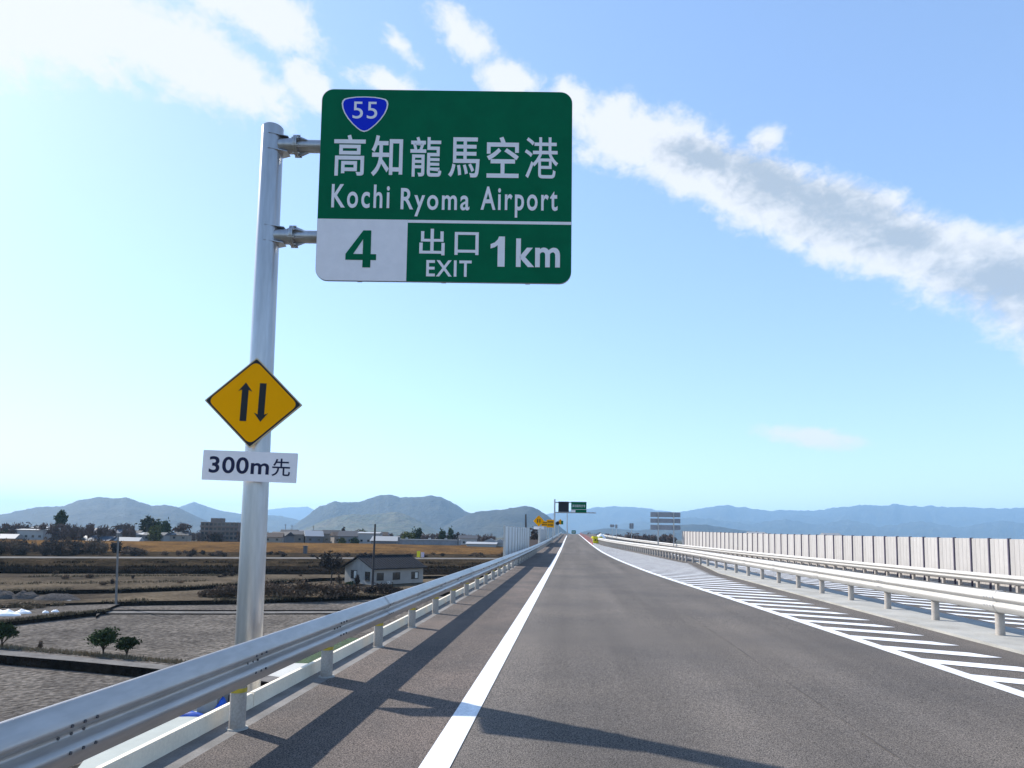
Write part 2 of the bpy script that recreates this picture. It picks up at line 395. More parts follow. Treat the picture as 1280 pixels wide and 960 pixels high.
# left guard rail
rail_l = thing('guardrail', (-2.68, 0, 0), 'galvanised steel guardrail along the left road edge above the fields', 'guardrail')
pm = MB().tube((0, 0, -.02), (0, 0, .62), .064, n=16)
post0 = pm.build('post', post_m, rail_l, (0, 5.35, 0), smooth=True)
band0 = MB().tube((0, 0, .295), (0, 0, .33), .0655, n=16, cap=False).build('reflective_band', yellow_band, post0, smooth=True)
foot0 = MB().tube((0, 0, -.01), (0, 0, .012), .095, .085, n=14).build('base_collar', concrete, post0)
brk0 = MB().box(.06, .095, -.03, .03, .42, .58).build('bracket', galv, post0)
bolts0 = MB()
for dy in (-.055, .055): bolts0.tube((.132, dy, .645), (.142, dy, .656), .010, n=6)
for dy in (-.09, 0, .09):
    bolts0.tube((.175, dy, .603), (.186, dy, .603), .010, n=6); bolts0.tube((.10, dy, .538), (.113, dy, .538), .010, n=6); bolts0.tube((.175, dy, .470), (.186, dy, .470), .010, n=6)
bolts0 = bolts0.build('splice_bolts', bolt_m, post0); bolts0['kind'] = 'stuff'
for i in range(-3, 96):
    if i == 0: continue
    yy = 5.35 + 2 * i; p = part(post0, rail_l, (0, yy, zr(yy)))
    if i < 12:
        part(band0, p); part(foot0, p)
        part(bolts0, p)
    if i < 30: part(brk0, p)
for i in range(-2, 48):
    a = 5.35 + 4 * i
    o = beam('beam_section', lambda y: 0.0, a - .12 if True else a, a + 4, .36 + (.002 if i % 2 else 0), 1, galv_rail, rail_l, .095 + (.005 if i % 2 else 0), lip=0)
    me = o.data
    if i < 20:
        pass

# double-sided median rail
rail_m = thing('guardrail', (7.2, 0, 0), 'pale double-sided guardrail on the concrete median strip', 'guardrail')
RX = 7.2
mpost = MB().tube((0, 0, -.02), (0, 0, .74), .07, n=14).build('post', post_m, rail_m, (0, 12.05, zr(12.05) + .045), smooth=True)
yy = 12.05 - 2 * 6
while yy < 41.5:
    if abs(yy - 12.05) > .1: part(mpost, rail_m, (xrail(yy) - RX, yy, zr(yy) + .045))
    yy += 2
yy = 42.0
while yy < 95:
    part(mpost, rail_m, (xrail(yy) - RX, yy, zr(yy)), scale=(1, 1, 1.05)); yy += 1.0
for k in range(0, 24):
    a = 0.05 + 4 * k
    for s in (-1, 1):
        beam('beam_section', lambda y: xrail(y) - RX, a - .1, a + 4, .43, s, cream_rail, rail_m, .085 + (.005 if k % 2 else 0))
# bolt groups of the median rail's splices
for k in range(2, 12):
    b = MB(); a = 0.05 + 4 * k
    for dy in (-.12, -.04, .04, .12):
        for dz in (.11, .243): b.tube((xrail(a) - RX - .165, a + dy, zr(a) + .43 + dz), (xrail(a) - RX - .178, a + dy, zr(a) + .43 + dz), .012, n=6)
    b = b.build('splice_bolts', galv, rail_m); b['kind'] = 'stuff'

# guard rail of the far carriageway
rail_o = thing('guardrail', (16.4, 20, 0), 'pale guardrail in front of the noise barrier across the road', 'guardrail')
opost = MB().box(-.05, .05, -.06, .06, -.02, .62).build('post', post_m, rail_o, (0, 0, 0))
yy = 6.0; first = True
while yy < 150:
    lc = (xopp(yy) - 16.4, yy - 20, zs(xopp(yy), yy))
    if first: opost.location = lc; first = False
    else: part(opost, rail_o, lc)
    yy += 1.0 if yy < 90 else 2.0
for k in range(0, 37):
    a = 4 + 4 * k
    beam('beam_section', lambda y: xopp(y + 20) - 16.4, a - 20 - .1, a - 16, .31, -1, cream_rail, rail_o, .07, zf=lambda x, y: zs(x + 16.4, y + 20))

# ------------------------------------------------------------------ noise barrier on the right
bar = thing('noise_barrier', (16.0, 24, -.3), 'long beige ribbed noise barrier across the road on the right', 'noise barrier')
bar_m = mat('beige_barrier_panel', (0.48, 0.45, 0.425), 0.7, var=0.2, stretch=(1, 1, .12), scale=2.5, fine=(30, .05), objrand=.05)
bar_post = mat('dark_barrier_post', (0.10, 0.085, 0.12), 0.6)
pb = MB()
for i in range(4):
    pb.box(-.03, .0, -.465 + i * .235, -.465 + i * .235 + .224, 0.02, 2.0)
pb.box(0.0, .035, -.47, .47, .0, 2.005)
pb.box(-.036, -.0305, -.468, .468, .60, .64)
panel0 = pb.build('panel', bar_m, bar)
bp0 = MB().box(-.07, .06, -.028, .028, -.05, 2.03).build('barrier_post', bar_post, bar)
sl = math.atan(0.115)
yy = 7.0; k = 0
while yy < 71:
    x = xopp(yy) + .5; base = zs(x, yy)
    rot = math.atan((xopp(yy + .5) - xopp(yy - .5)))
    for src, dy in ((panel0, .5), (bp0, 0)):
        lc = (xopp(yy + dy) + .5 - 16.0, yy + dy - 24, zs(xopp(yy + dy) + .5, yy + dy) + .3)
        if k == 0: src.location = lc; src.rotation_euler = (0, 0, -rot)
        else: part(src, bar, lc, (0, 0, -rot))
    yy += 1.0; k += 1

# ------------------------------------------------------------------ lettering
def text_mesh(body, u0, u1, v0, v1, off=0.0, depth=0.002, spacing=1.0):
    """letters as a thin slab fitted to the box u0..u1 (x), v0..v1 (z), front towards -y"""
    c = bpy.data.curves.new('lettering', 'FONT'); c.body = body; c.size = 1; c.offset = off; c.resolution_u = 5; c.space_character = spacing
    o = bpy.data.objects.new('lettering', c); COL.objects.link(o)
    bpy.context.view_layer.update(); dg = bpy.context.evaluated_depsgraph_get()
    me = bpy.data.meshes.new_from_object(o.evaluated_get(dg)); bpy.data.objects.remove(o); bpy.data.curves.remove(c)
    co = np.array([v.co for v in me.vertices]); mn = co.min(0); mx = co.max(0)
    for v, p in zip(me.vertices, co):
        v.co = (u0 + (p[0] - mn[0]) / (mx[0] - mn[0]) * (u1 - u0), 0, v0 + (p[1] - mn[1]) / (mx[1] - mn[1]) * (v1 - v0))
    me.materials.clear(); me.update(); return me
def glyphs(body, u0, u1, v0, v1, off, m, parent, y, spacing=1.0, cells=False):
    """one object per character: the fitted line is split where the characters part"""
    me = text_mesh(body, u0, u1, v0, v1, off, spacing=spacing); n = len(me.vertices)
    root = list(range(n))
    def find(i):
        while root[i] != i: root[i] = root[root[i]]; i = root[i]
        return i
    for p in me.polygons:
        vs = list(p.vertices)
        for k in vs[1:]: root[find(k)] = find(vs[0])
    isl = {}
    for p in me.polygons: isl.setdefault(find(p.vertices[0]), []).append(p)
    items = []
    for ps in isl.values():
        xs = [me.vertices[i].co.x for p in ps for i in p.vertices]; items.append([min(xs), max(xs), ps])
    items.sort(key=lambda t: t[0]); groups = []
    if cells:
        N = len(body); groups = [[0, 0, []] for _ in range(N)]
        for a_, b_, ps in items: groups[min(N - 1, max(0, int(((a_ + b_) / 2 - u0) / (u1 - u0) * N)))][2].extend(ps)
    else:
        for a_, b_, ps in items:
            if groups and a_ < groups[-1][1] - .25 * (b_ - a_): groups[-1][1] = max(groups[-1][1], b_); groups[-1][2].extend(ps)
            else: groups.append([a_, b_, list(ps)])
    for g_ in groups:
        if not g_[2]: continue
        ids = sorted({i for p in g_[2] for i in p.vertices}); mp = {i: k for k, i in enumerate(ids)}
        c = mesh('character', [me.vertices[i].co for i in ids], [tuple(mp[i] for i in p.vertices) for p in g_[2]])
        link('character', c, m, parent, (0, y, 0))
    bpy.data.meshes.remove(me)
def rounded(w, h, r, n=8, x0=0, z0=0):
    pts = []
    for cx_, cz, a0 in ((x0 + w - r, z0 + h - r, 0), (x0 + r, z0 + h - r, 90), (x0 + r, z0 + r, 180), (x0 + w - r, z0 + r, 270)):
        for i in range(n + 1):
            a = RAD(a0 + 90 * i / n); pts.append((cx_ + r * math.cos(a), cz + r * math.sin(a)))
    return pts
def flat(poly, y=0.0):
    return mesh('flat', [(x, y, z) for x, z in poly], [tuple(range(len(poly)))])

# ------------------------------------------------------------------ overhead direction sign
PY = 7.86
pole_base = AT(311, 800, PY); PX = pole_base.x
sign = thing('direction_sign', (PX, PY, 0), 'green overhead exit sign for Kochi Ryoma Airport on a galvanised cantilever pole', 'road sign', rz=YAW)
ptop = AT(342, 161, PY).z
lean = (AT(342, 160, PY).x - PX) / (ptop - 0)
pole = MB()
nseg = 6
zs_ = [-1.0, 0, 1.5, 3, 4.5, ptop]
for a, b in zip(zs_, zs_[1:]):
    r = lambda z: .157 - .024 * (z / ptop)
    pole.tube((0, 0, a), (0, 0, b), r(a), r(b), n=32, cap=False)
pole_o = pole.build('pole', galv, sign, smooth=True)
cap = MB().tube((0, 0, ptop), (0, 0, ptop + .012), .134, .125, n=32).build('pole_cap', galv, pole_o, smooth=True)
MB().box(-.5, .92, -.45, .45, -1.5, -1.0).build('corbel', wall_m, sign)
inv = Matrix.Translation((PX, PY, 0)) @ Matrix.Rotation(YAW, 4, 'Z'); inv.invert()
SD = 0.13                                  # board stands in front of the arms
def loc(px, py, ly=0.0):                   # pixel -> sign-local x,z on the plane y = ly
    d = ray(px, py); o_ = inv @ CAM; dd = inv.to_3x3() @ d; t = (ly - o_.y) / dd.y; return o_.x + dd.x * t, o_.z + dd.z * t
TL = loc(400.5, 112, -SD); TR = loc(716.5, 116, -SD); BL = loc(397.5, 351, -SD); BR = loc(713.5, 355.5, -SD)
bx0 = (TL[0] + BL[0]) / 2; bx1 = (TR[0] + BR[0]) / 2; bz1 = (TL[1] + TR[1]) / 2; bz0 = (BL[1] + BR[1]) / 2
BW, BH = bx1 - bx0, bz1 - bz0
tilt = math.atan2((TR[1] - TL[1] + BR[1] - BL[1]) / 2, BW)
board = MB().prism(rounded(BW, BH, .15), -.012, .012).build('sign_board', sign_back, sign, (bx0, -SD, bz0 - math.sin(tilt) * BW / 2), (0, -tilt, 0))
def bt(name, me, m, y): return link(name, me, m, board, (0, y, 0))
bt('green_face', flat(rounded(BW - .008, BH - .008, .148, x0=.004, z0=.004), -.0145), sign_green, 0)
U = lambda u: u * BW
V = lambda v: (1 - v) * BH
box_poly = [p for p in rounded(BW - .008, BH - .008, .148, x0=.004, z0=.004) if p[0] < .2 * BW and p[1] < .5 * BH]
corner = [(U(.356), .004), (U(.356), V(.683)), (.004, V(.683))] + box_poly
bt('white_field', flat(corner, -.017), sign_white, 0)
bt('dividing_line', flat([(U(.356) + .001, V(.698)), (BW - .004, V(.698)), (BW - .004, V(.683)), (U(.356) + .001, V(.683))], -.017), sign_white, 0)
def lettering(body, u0, u1, v0, v1, m, off, y=-.019, sp=1.0, cells=False):
    glyphs(body, U(u0), U(u1), V(v1), V(v0), off, m, board, y, sp, cells)
KW = (.947 - .058) / 5.83                        # the six large characters, each in its own cell
for k, ch in enumerate('高知龍馬空港'):
    ua = (.056, .205, .359, .510, .662, .812)[k]; ub = (.181, .329, .483, .634, .789, .945)[k]
    lettering(ch, ua, ub, .243 + (.006 if ch in '龍馬' else 0), .459, sign_white, (.014, .014, .010, .012, .014, .004)[k], cells=True)
lettering('Kochi', .053, .282, .503, .626, sign_white, .016, sp=1.22)
lettering('Ryoma', .326, .597, .519, .665, sign_white, .016, sp=1.2)
lettering('Airport', .641, .944, .505, .665, sign_white, .016, sp=1.2)
four = mesh('character', [(U(.116 + x * .12), 0, V(.931 - z * .19)) for x, z in ((.56, 0), (.82, 0), (.82, 1), (.56, 1), (0, .2), (.56, .2), (.56, .36), (0, .36), (.82, .2), (1, .2), (1, .36), (.82, .36), (.25, .36), (.56, .76))],
            [(0, 1, 8, 11, 2, 3, 13, 6, 5), (4, 5, 6, 12, 7), (8, 9, 10, 11), (7, 12, 13, 3)])
link('character', four, sign_green, board, (0, -.020, 0))
lettering('出口', .404, .636, .728, .864, sign_white, .012, sp=1.22, cells=True)
lettering('EXIT', .433, .610, .889, .972, sign_white, .018, sp=1.15)
one = [(.40, 0), (.74, 0), (.74, 1), (.46, 1), (.40, .90), (.26, .80), (.06, .74), (.06, .60), (.26, .64), (.40, .71)]
link('character', flat([(U(.678 + x * .082), V(.918 - z * .155)) for x, z in one]), sign_white, board, (0, -.019, 0))
lettering('km', .783, .955, .772, .918, sign_white, .022, sp=1.12)
half = [(.5, -.005), (.7, .005), (.86, .035), (.945, .065), (.985, .12), (1.0, .20), (.985, .33), (.94, .47), (.86, .63), (.75, .79), (.65, .905), (.58, .97), (.5, 1.0)]
shield = half + [(1 - x, z) for x, z in reversed(half[1:-1])]
def shield_poly(s): 
    return [(U(.173) + (x - .5) * s * (.266 - .08) * BW, V(.128) - (z - .47) * s * (.222 - .034) * BH) for x, z in shield]
sh = bt('route_shield', flat(shield_poly(1.0), -.0180), sign_white, 0)
link('shield_face', flat(shield_poly(.935), -.0205), sign_blue, sh)
glyphs('55', U(.125), U(.223), V(.158), V(.068), .002, sign_white, sh, -.0225, 1.08)
for u in (.17, .5, .83):                    # back channels whose ends show under the board
    MB().box(U(u) - .03, U(u) + .03, .013, .06, .012, BH - .05).build('back_channel', sign_back, board)
for (pa, pb_) in ((353, 183), (345, 296)):
    ax, azl = loc(pa + 20, pb_)
    arm = MB(); arm.tube((.42, 0, azl), (bx1 - .1, 0, azl), .078, n=20)
    arm_o = arm.build('arm', galv, sign, smooth=True)
    MB().tube((.10, 0, azl), (.30, 0, azl), .096, n=20).build('arm_stub', galv, arm_o, smooth=True)
    MB().tube((.30, 0, azl), (.322, 0, azl), .134, n=24).tube((.326, 0, azl), (.348, 0, azl), .134, n=24).build('flange', galv, arm_o, smooth=True)
    MB().tube((.348, 0, azl), (.43, 0, azl), .08, n=20).build('arm_sleeve', galv, arm_o, smooth=True)
    for i in range(8):
        a = RAD(45 * i + 22.5); c_, s_ = math.cos(a), math.sin(a)
        MB().tube((.285, .122 * c_, azl + .122 * s_), (.372, .122 * c_, azl + .122 * s_), .013, n=6).build('flange_bolt', galv, arm_o)
    for i in range(6):
        a = RAD(60 * i + 30); c_, s_ = math.cos(a), math.sin(a); t_ = Vector((0, -s_, c_)) * .006
        vs = []
        for sgn in (-1, 1):
            for (x, r_) in ((.35, .07), (.35, .132), (.475, .08), (.475, .07)):
                vs.append(Vector((x, r_ * c_, azl + r_ * s_)) + t_ * sgn)
        MB().add(vs, [(0, 1, 2, 3), (7, 6, 5, 4), (0, 4, 5, 1), (1, 5, 6, 2), (2, 6, 7, 3), (3, 7, 4, 0)]).build('gusset', galv, arm_o)
    for s in (-1, 1):
        vs = [Vector((x, y, azl + s * .10 + dz)) for dz in (-.005, .005) for (x, y) in ((.0, -.15), (.22, -.06), (.22, .06), (0, .15))]
        MB().add(vs, [(0, 3, 2, 1), (4, 5, 6, 7), (0, 1, 5, 4), (1, 2, 6, 5), (2, 3, 7, 6), (3, 0, 4, 7)]).build('stub_gusset', galv, arm_o)

# diamond warning sign and distance plate clamped to the same pole
dy_ = -.20
c0 = loc(317, 503.5, dy_)
dmd = thing('warning_sign', (PX, PY, 0), 'orange diamond two-way traffic warning sign clamped to the pole under the green sign', 'warning sign', rz=YAW)
L_ = loc(256, 501, dy_); R2 = loc(378, 507, dy_); T_ = loc(320, 447, dy_); B_ = loc(314, 560, dy_)
hw = (R2[0] - L_[0]) / 2; hh = (T_[1] - B_[1]) / 2; rot_d = math.atan2(R2[1] - L_[1], R2[0] - L_[0])
def diamond(s, r, n=6):
    a = hw * s; b = hh * s; pts = []
    P = [(a, 0), (0, b), (-a, 0), (0, -b)]
    for i in range(4):
        p = Vector(P[i]); q0 = Vector(P[i - 1]); q1 = Vector(P[(i + 1) % 4])
        d0 = (q0 - p).normalized() * r; d1 = (q1 - p).normalized() * r
        for k in range(n + 1):
            t = k / n; pts.append(tuple((p + d0) * (1 - t) ** 2 + p * 2 * t * (1 - t) + (p + d1) * t * t))
    return pts
dpl = MB().prism(diamond(1.0, .012), -.01, .01).build('plate', sign_edge, dmd, (c0[0], dy_, c0[1]), (0, -rot_d, 0))
link('black_border', flat(diamond(.968, .02), -.0125), sign_black, dpl)
link('orange_face', flat(diamond(.922, .085), -.0150), sign_orange, dpl)
def arrow(up):
    s = 1 if up else -1
    w, hd, L = .040, .086, .236
    return [(-w, -L * s), (w, -L * s), (w, (L - .09) * s), (hd, (L - .11) * s), (0.0, L * s), (-hd, (L - .11) * s), (-w, (L - .09) * s)]
for ox, up in ((-.105, True), (.105, False)):
    link('arrow', flat([(x + ox, z + .005) for x, z in arrow(up)], -.0172), sign_black, dpl)
for dz in (-.25, .25):
    MB().tube((0, 0, c0[1] + dz - .02), (0, 0, c0[1] + dz + .02), .166, n=24).build('clamp_band', galv, dmd)
    MB().box(-.03, .03, -.19, -.15, c0[1] + dz - .02, c0[1] + dz + .02).build('clamp_block', galv, dmd)
pl = thing('distance_plate', (PX, PY, 0), 'white plate reading 300m on the pole below the orange diamond', 'sign plate', rz=YAW)
A = loc(253, 562, dy_); B = loc(371, 567, dy_); Cc = loc(252, 599.5, dy_); D_ = loc(370, 604, dy_)
pw = ((B[0] - A[0]) + (D_[0] - Cc[0])) / 2; ph = ((A[1] - Cc[1]) + (B[1] - D_[1])) / 2; rp = math.atan2(D_[1] - Cc[1], D_[0] - Cc[0])
plo = MB().prism(rounded(pw, ph, .008, 3), -.006, .006).build('plate', sign_white, pl, (Cc[0], dy_, Cc[1]), (0, -rp, 0))
glyphs('300m', .07 * pw, .705 * pw, .24 * ph, .80 * ph, .018, plate_ink, plo, -.0085, 1.06)
glyphs('先', .735 * pw, .93 * pw, .21 * ph, .80 * ph, .006, plate_ink, plo, -.0085, 1, True)
zc = (A[1] + D_[1]) / 2
MB().tube((0, 0, zc - .03), (0, 0, zc + .03), .166, n=24).build('clamp_band', galv, pl)
MB().box(-.03, .03, -.19, -.15, zc - .02, zc + .02).build('clamp_block', galv, pl)

# ------------------------------------------------------------------ far overhead sign with display board
FY = 137
p0 = AT(693, 668, FY); s_px = FY / FPX
g = thing('overhead_gantry', (p0.x, FY, zr(FY)), 'distant roadside gantry with black display and small green sign', 'gantry')
def L2(px, py): q = AT(px, py, FY); return q.x - p0.x, q.z - zr(FY)
tz = L2(693, 624)[1]
MB().tube((0, 0, -2), (0, 0, tz), .2, .16, n=12).build('pole', galv, g, smooth=True)
for py in (628, 640.5):
    z = L2(700, py)[1]; MB().tube((0, 0, z), (L2(745 if py > 630 else 733, py)[0], 0, z), .11, n=10).build('arm', galv, g, smooth=True)
for (xa, ya, xb, yb, nm, m) in ((698, 627, 711, 640, 'display_board', sign_black), (714, 627.3, 733, 641, 'sign_board', sign_green)):
    x0, z1 = L2(xa, ya); x1, z0 = L2(xb, yb)
    o = MB().box(x0, x1, -.35, -.2, z0, z1).build(nm, m, g)
    if m is sign_green:
        w_ = x1 - x0; h_ = z1 - z0
        link('white_field', flat([(x0 + .02, z0 + .02), (x0 + .28 * w_, z0 + .02), (x0 + .28 * w_, z0 + .24 * h_), (x0 + .02, z0 + .24 * h_)], -.356), sign_white, o)
        glyphs('高知龍馬空港', x0 + .08 * w_, x1 - .08 * w_, z0 + .5 * h_, z0 + .74 * h_, .002, sign_white, o, -.358, 1.15, True)
        link('dividing_line', flat([(x0, z0 + .28 * h_), (x1, z0 + .28 * h_), (x1, z0 + .31 * h_), (x0, z0 + .31 * h_)], -.356), sign_white, o)

# yellow sign cluster on the left beyond the panels
def post_sign(name, px_c, Y, py_base, label, cat, group=None):
    b = AT(px_c, py_base, Y); t = thing(name, (b.x, Y, zr(Y)), label, cat, group)
    return t, (lambda px, py: (AT(px, py, Y).x - b.x, AT(px, py, Y).z - zr(Y)))
t, q = post_sign('warning_sign', 674, 74, 676, 'distant orange diamond warning sign with a white plate below, left of the road', 'warning sign')
cx0, cz0 = q(673.5, 651.2); r_ = q(680.5, 651)[0] - cx0
MB().tube((cx0, .06, -.8), (cx0, .06, cz0 + .3), .045, n=8).build('post', galv, t)
o = MB().prism([(cx0 + r_, cz0), (cx0, cz0 + r_), (cx0 - r_, cz0), (cx0, cz0 - r_)], -.01, .01).build('plate', sign_orange, t)
for k in (-.2, .2): MB().box(cx0 + k * r_ - .05, cx0 + k * r_ + .05, -.02, -.012, cz0 - .3 * r_, cz0 + .35 * r_).build('arrow', sign_black, o)
x0, z0 = q(667, 661.5); x1, z1 = q(680, 658.2); MB().box(x0, x1, -.01, .01, z0, z1).build('distance_plate', sign_white, t)
for (Y, xa, xb, ya, yb, txt, lab) in ((80, 677, 684.5, 651.5, 658, 4, 'distant orange notice board standing next to the small diamond sign'), (92, 683.5, 692.5, 649.5, 659.5, 5, 'distant larger orange notice board left of the gantry pole')):
    t, q = post_sign('notice_board', (xa + xb) / 2, Y, 672, lab, 'notice board')
    x0, z1 = q(xa, ya); x1, z0 = q(xb, yb)
    o = MB().box(x0, x1, -.02, .02, z0, z1).build('plate', sign_orange, t)
    for r in range(2):
        for k in range(txt):
            xx = x0 + (k + .6) * (x1 - x0) / (txt + .6); zz = z0 + (z1 - z0) * (.22 + .4 * r)
            MB().box(xx - .05, xx + .06, -.03, -.022, zz, zz + (z1 - z0) * .2).build('character', sign_black, o)
    for k in (.2, .8): MB().tube((x0 + (x1 - x0) * k, .06, -.8), (x0 + (x1 - x0) * k, .06, z1), .045, n=8).build('post', galv, t)
t, q = post_sign('signal_sign', 699, 112, 669, 'distant sign with a black disc beside an orange diamond, under the gantry', 'road sign')
x0, z0 = q(697, 654)
MB().tube((x0, -.05, z0), (x0, .05, z0), .32, n=20).build('black_disc', sign_black, t)
MB().tube((x0 + .15, .1, -.5), (x0 + .15, .1, z0 + .6), .05, n=8).build('post', galv, t)
x1, z1 = q(700.5, 652.5); MB().prism([(x1 + .42, z1), (x1, z1 + .5), (x1 - .42, z1), (x1, z1 - .5)], .1, .12).build('orange_diamond', sign_orange, t)
x2, z2 = q(702.6, 653.2); MB().box(x2 - .15, x2 + .18, .0, .03, z2 - .3, z2 + .3).build('green_panel', sign_green, t)
t, q = post_sign('exit_sign', 717, 205, 669, 'tiny distant green sign over the crest of the road', 'road sign')
x0, z0 = q(714.5, 667); x1, z1 = q(719.7, 663); MB().box(x0, x1, -.02, .02, z0, z1).build('plate', sign_green, t)
MB().box(x0 + .2, x1 - .2, -.03, -.022, (z0 + z1) / 2 - .1, (z0 + z1) / 2 + .1).build('lettering', sign_white, t)
for k in (.2, .8): MB().tube((x0 + (x1 - x0) * k, .05, -1), (x0 + (x1 - x0) * k, .05, z0 + .1), .05, n=6).build('post', galv, t)

# ribbed wind panels on the left parapet
wp_m = mat('pale_translucent_panel', (0.60, 0.64, 0.66), 0.45, var=0.12, scale=1.0)
for (ya, yb, zt, lab) in ((33.5, 53.5, 1.95, 'pale ribbed screen panels standing behind the left guardrail'), (72, 92, 1.95, 'second, farther pale ribbed screen behind the left guardrail')):
    t = thing('screen_fence', (-3.3, ya, zr(ya)), lab, 'screen')
    yy = ya; k = 0; pn = None; ps = None
    while yy < yb:
        if pn is None:
            b_ = MB()
            for i in range(6): b_.box(-.02 if i % 2 else .012, .02 if i % 2 else .035, .03 + i * .323, .03 + (i + 1) * .323 - .01, -.2, zt)
            pn = b_.build('panel', wp_m, t, (0, 0, 0)); ps = MB().box(-.05, .06, -.04, .04, -.5, zt + .03).build('post', galv, t, (0, 0, 0))
        else:
            part(pn, t, (0, yy - ya, zr(yy) - zr(ya))); part(ps, t, (0, yy - ya, zr(yy) - zr(ya)))
        yy += 2.0; k += 1
    part(ps, t, (0, yy - ya, zr(yy) - zr(ya)))

# backs of signs facing the oncoming traffic
sb_m = mat('grey_sign_back', (0.34, 0.34, 0.36), 0.6, 0.2, var=0.12, scale=3)
YB = 72
b = AT(831, 672, YB)
t = thing('sign_seen_from_behind', (b.x, YB, zs(b.x, YB)), 'large grey back of a three-panel sign on two posts at the barrier end', 'road sign')
q = lambda px, py: (AT(px, py, YB).x - b.x, AT(px, py, YB).z - t.location.z)
for (y1, y2) in ((640, 646.7), (648, 654), (656, 662.7)):
    x0, z1 = q(813, y1); x1, z0 = q(850.5, y2); MB().box(x0, x1, .0, .04, z0, z1).build('panel_back', sb_m, t)
for px in (822.5, 842): 
    x0, z0 = q(px, 640); MB().tube((x0, -.08, -1.2), (x0, -.08, z0), .07, n=10).build('post', galv, t)
for i, (xa, xb, ya, yb, lab) in enumerate(((762.5, 768, 655.5, 659, 'small wide grey sign back beyond the guardrails'), (769, 771.8, 655.5, 660.5, 'small narrow grey sign back next to the wide one'), (786.7, 792, 654, 661, 'small upright grey sign back nearest the three-panel sign'))):
    Y = 108; bb = AT((xa + xb) / 2, 672, Y); t = thing('sign_seen_from_behind', (bb.x, Y, zs(bb.x, Y)), lab, 'road sign')
    q2 = lambda px, py: (AT(px, py, Y).x - bb.x, AT(px, py, Y).z - t.location.z)
    x0, z1 = q2(xa, ya); x1, z0 = q2(xb, yb)
    MB().prism(rounded(x1 - x0, z1 - z0, .1, 4, x0, z0), 0, .03).build('plate_back', sb_m, t)
    MB().tube(((x0 + x1) / 2, -.05, -.5), ((x0 + x1) / 2, -.05, z1), .04, n=8).build('post', galv, t)

# crash cushion, delineators, white heap
yel = mat('yellow_cushion', (0.72, 0.62, 0.02), 0.6, var=.1, scale=3)
cush = thing('crash_cushion', (3.75 - .1, 93, zr(93)), 'bright yellow crash cushion at the nose of the median rail', 'crash cushion')
MB().slab(rounded(1.5, 1.5, .5, 6, -.75, -.75), 0, .85).build('drum_body', yel, cush)
MB().slab(rounded(1.4, 1.4, .45, 6, -.7, -.7), .85, .93).build('lid', yel, cush)
for k in (-.32, .06): MB().prism([(k - .12, .3), (k + .05, .45), (k - .12, .6), (k + .05, .6), (k + .24, .45), (k + .05, .3)], -.765, -.757).build('chevron', sign_black, cush)
red = mat('red_orange_plastic', (0.75, 0.25, 0.22), 0.5); refl = mat('white_reflective', (0.85, .82, .82), .4)
d0 = thing('delineator_post', (2.75, 84, zr(84)), 'reddish delineator post in the row down the road centre', 'delineator', 'delineator posts on the centre line')
dp = MB().tube((0, 0, 0), (0, 0, .75), .05, .045, n=10).build('stem', red, d0, smooth=True)
db = MB().tube((0, 0, .42), (0, 0, .5), .0535, n=10, cap=False).tube((0, 0, .6), (0, 0, .68), .0525, n=10, cap=False).build('white_band', refl, dp)
df = MB().tube((0, 0, 0), (0, 0, .05), .12, .09, n=10).build('base', red, d0)
yy = 88
while yy < 200:
    c = d0.copy(); COL.objects.link(c); c.location = (2.78, yy, zr(yy)); part(dp, c); part(df, c)
    yy += 6 if yy < 130 else 12
# (bands only on the nearest one show)
heap_m = mat('white_sheet', (0.85, 0.85, 0.84), 0.7, var=.08, scale=2)
def heap(name, loc_, rx, ry, rz_, m, seed=0, n=20, rough=.12, parent=None):
    vs = [(0, 0, rz_)]; fs = []
    rings = 6
    for i in range(1, rings + 1):
        t_ = i / rings
        for k in range(n):
            a = 2 * math.pi * k / n; r = t_ * (1 + rough * noise.noise((math.cos(a) * 1.5 + seed, math.sin(a) * 1.5, t_ * 2)))
            z = rz_ * (math.cos(t_ * math.pi / 2) ** .9) * (1 + rough * 2 * noise.noise((r * math.cos(a) * 3 + seed, r * math.sin(a) * 3, 5)))
            vs.append((rx * r * math.cos(a), ry * r * math.sin(a), max(z, 0) - (.1 if i == rings else 0)))
    for k in range(n): fs.append((0, 1 + k, 1 + (k + 1) % n))
    for i in range(rings - 1):
        for k in range(n):
            a = 1 + i * n + k; b_ = 1 + i * n + (k + 1) % n; fs.append((a, a + n, b_ + n, b_))
    return link(name, fixn(mesh(name, vs, fs, True)), m, parent, loc_)
wl = AT(751, 670, 128); o = heap('covered_heap', (wl.x, 128, zr(128) - .1), 1.15, 1.3, 1.05, heap_m, 3); tag(o, 'white rounded covered heap behind the yellow crash cushion', 'heap')

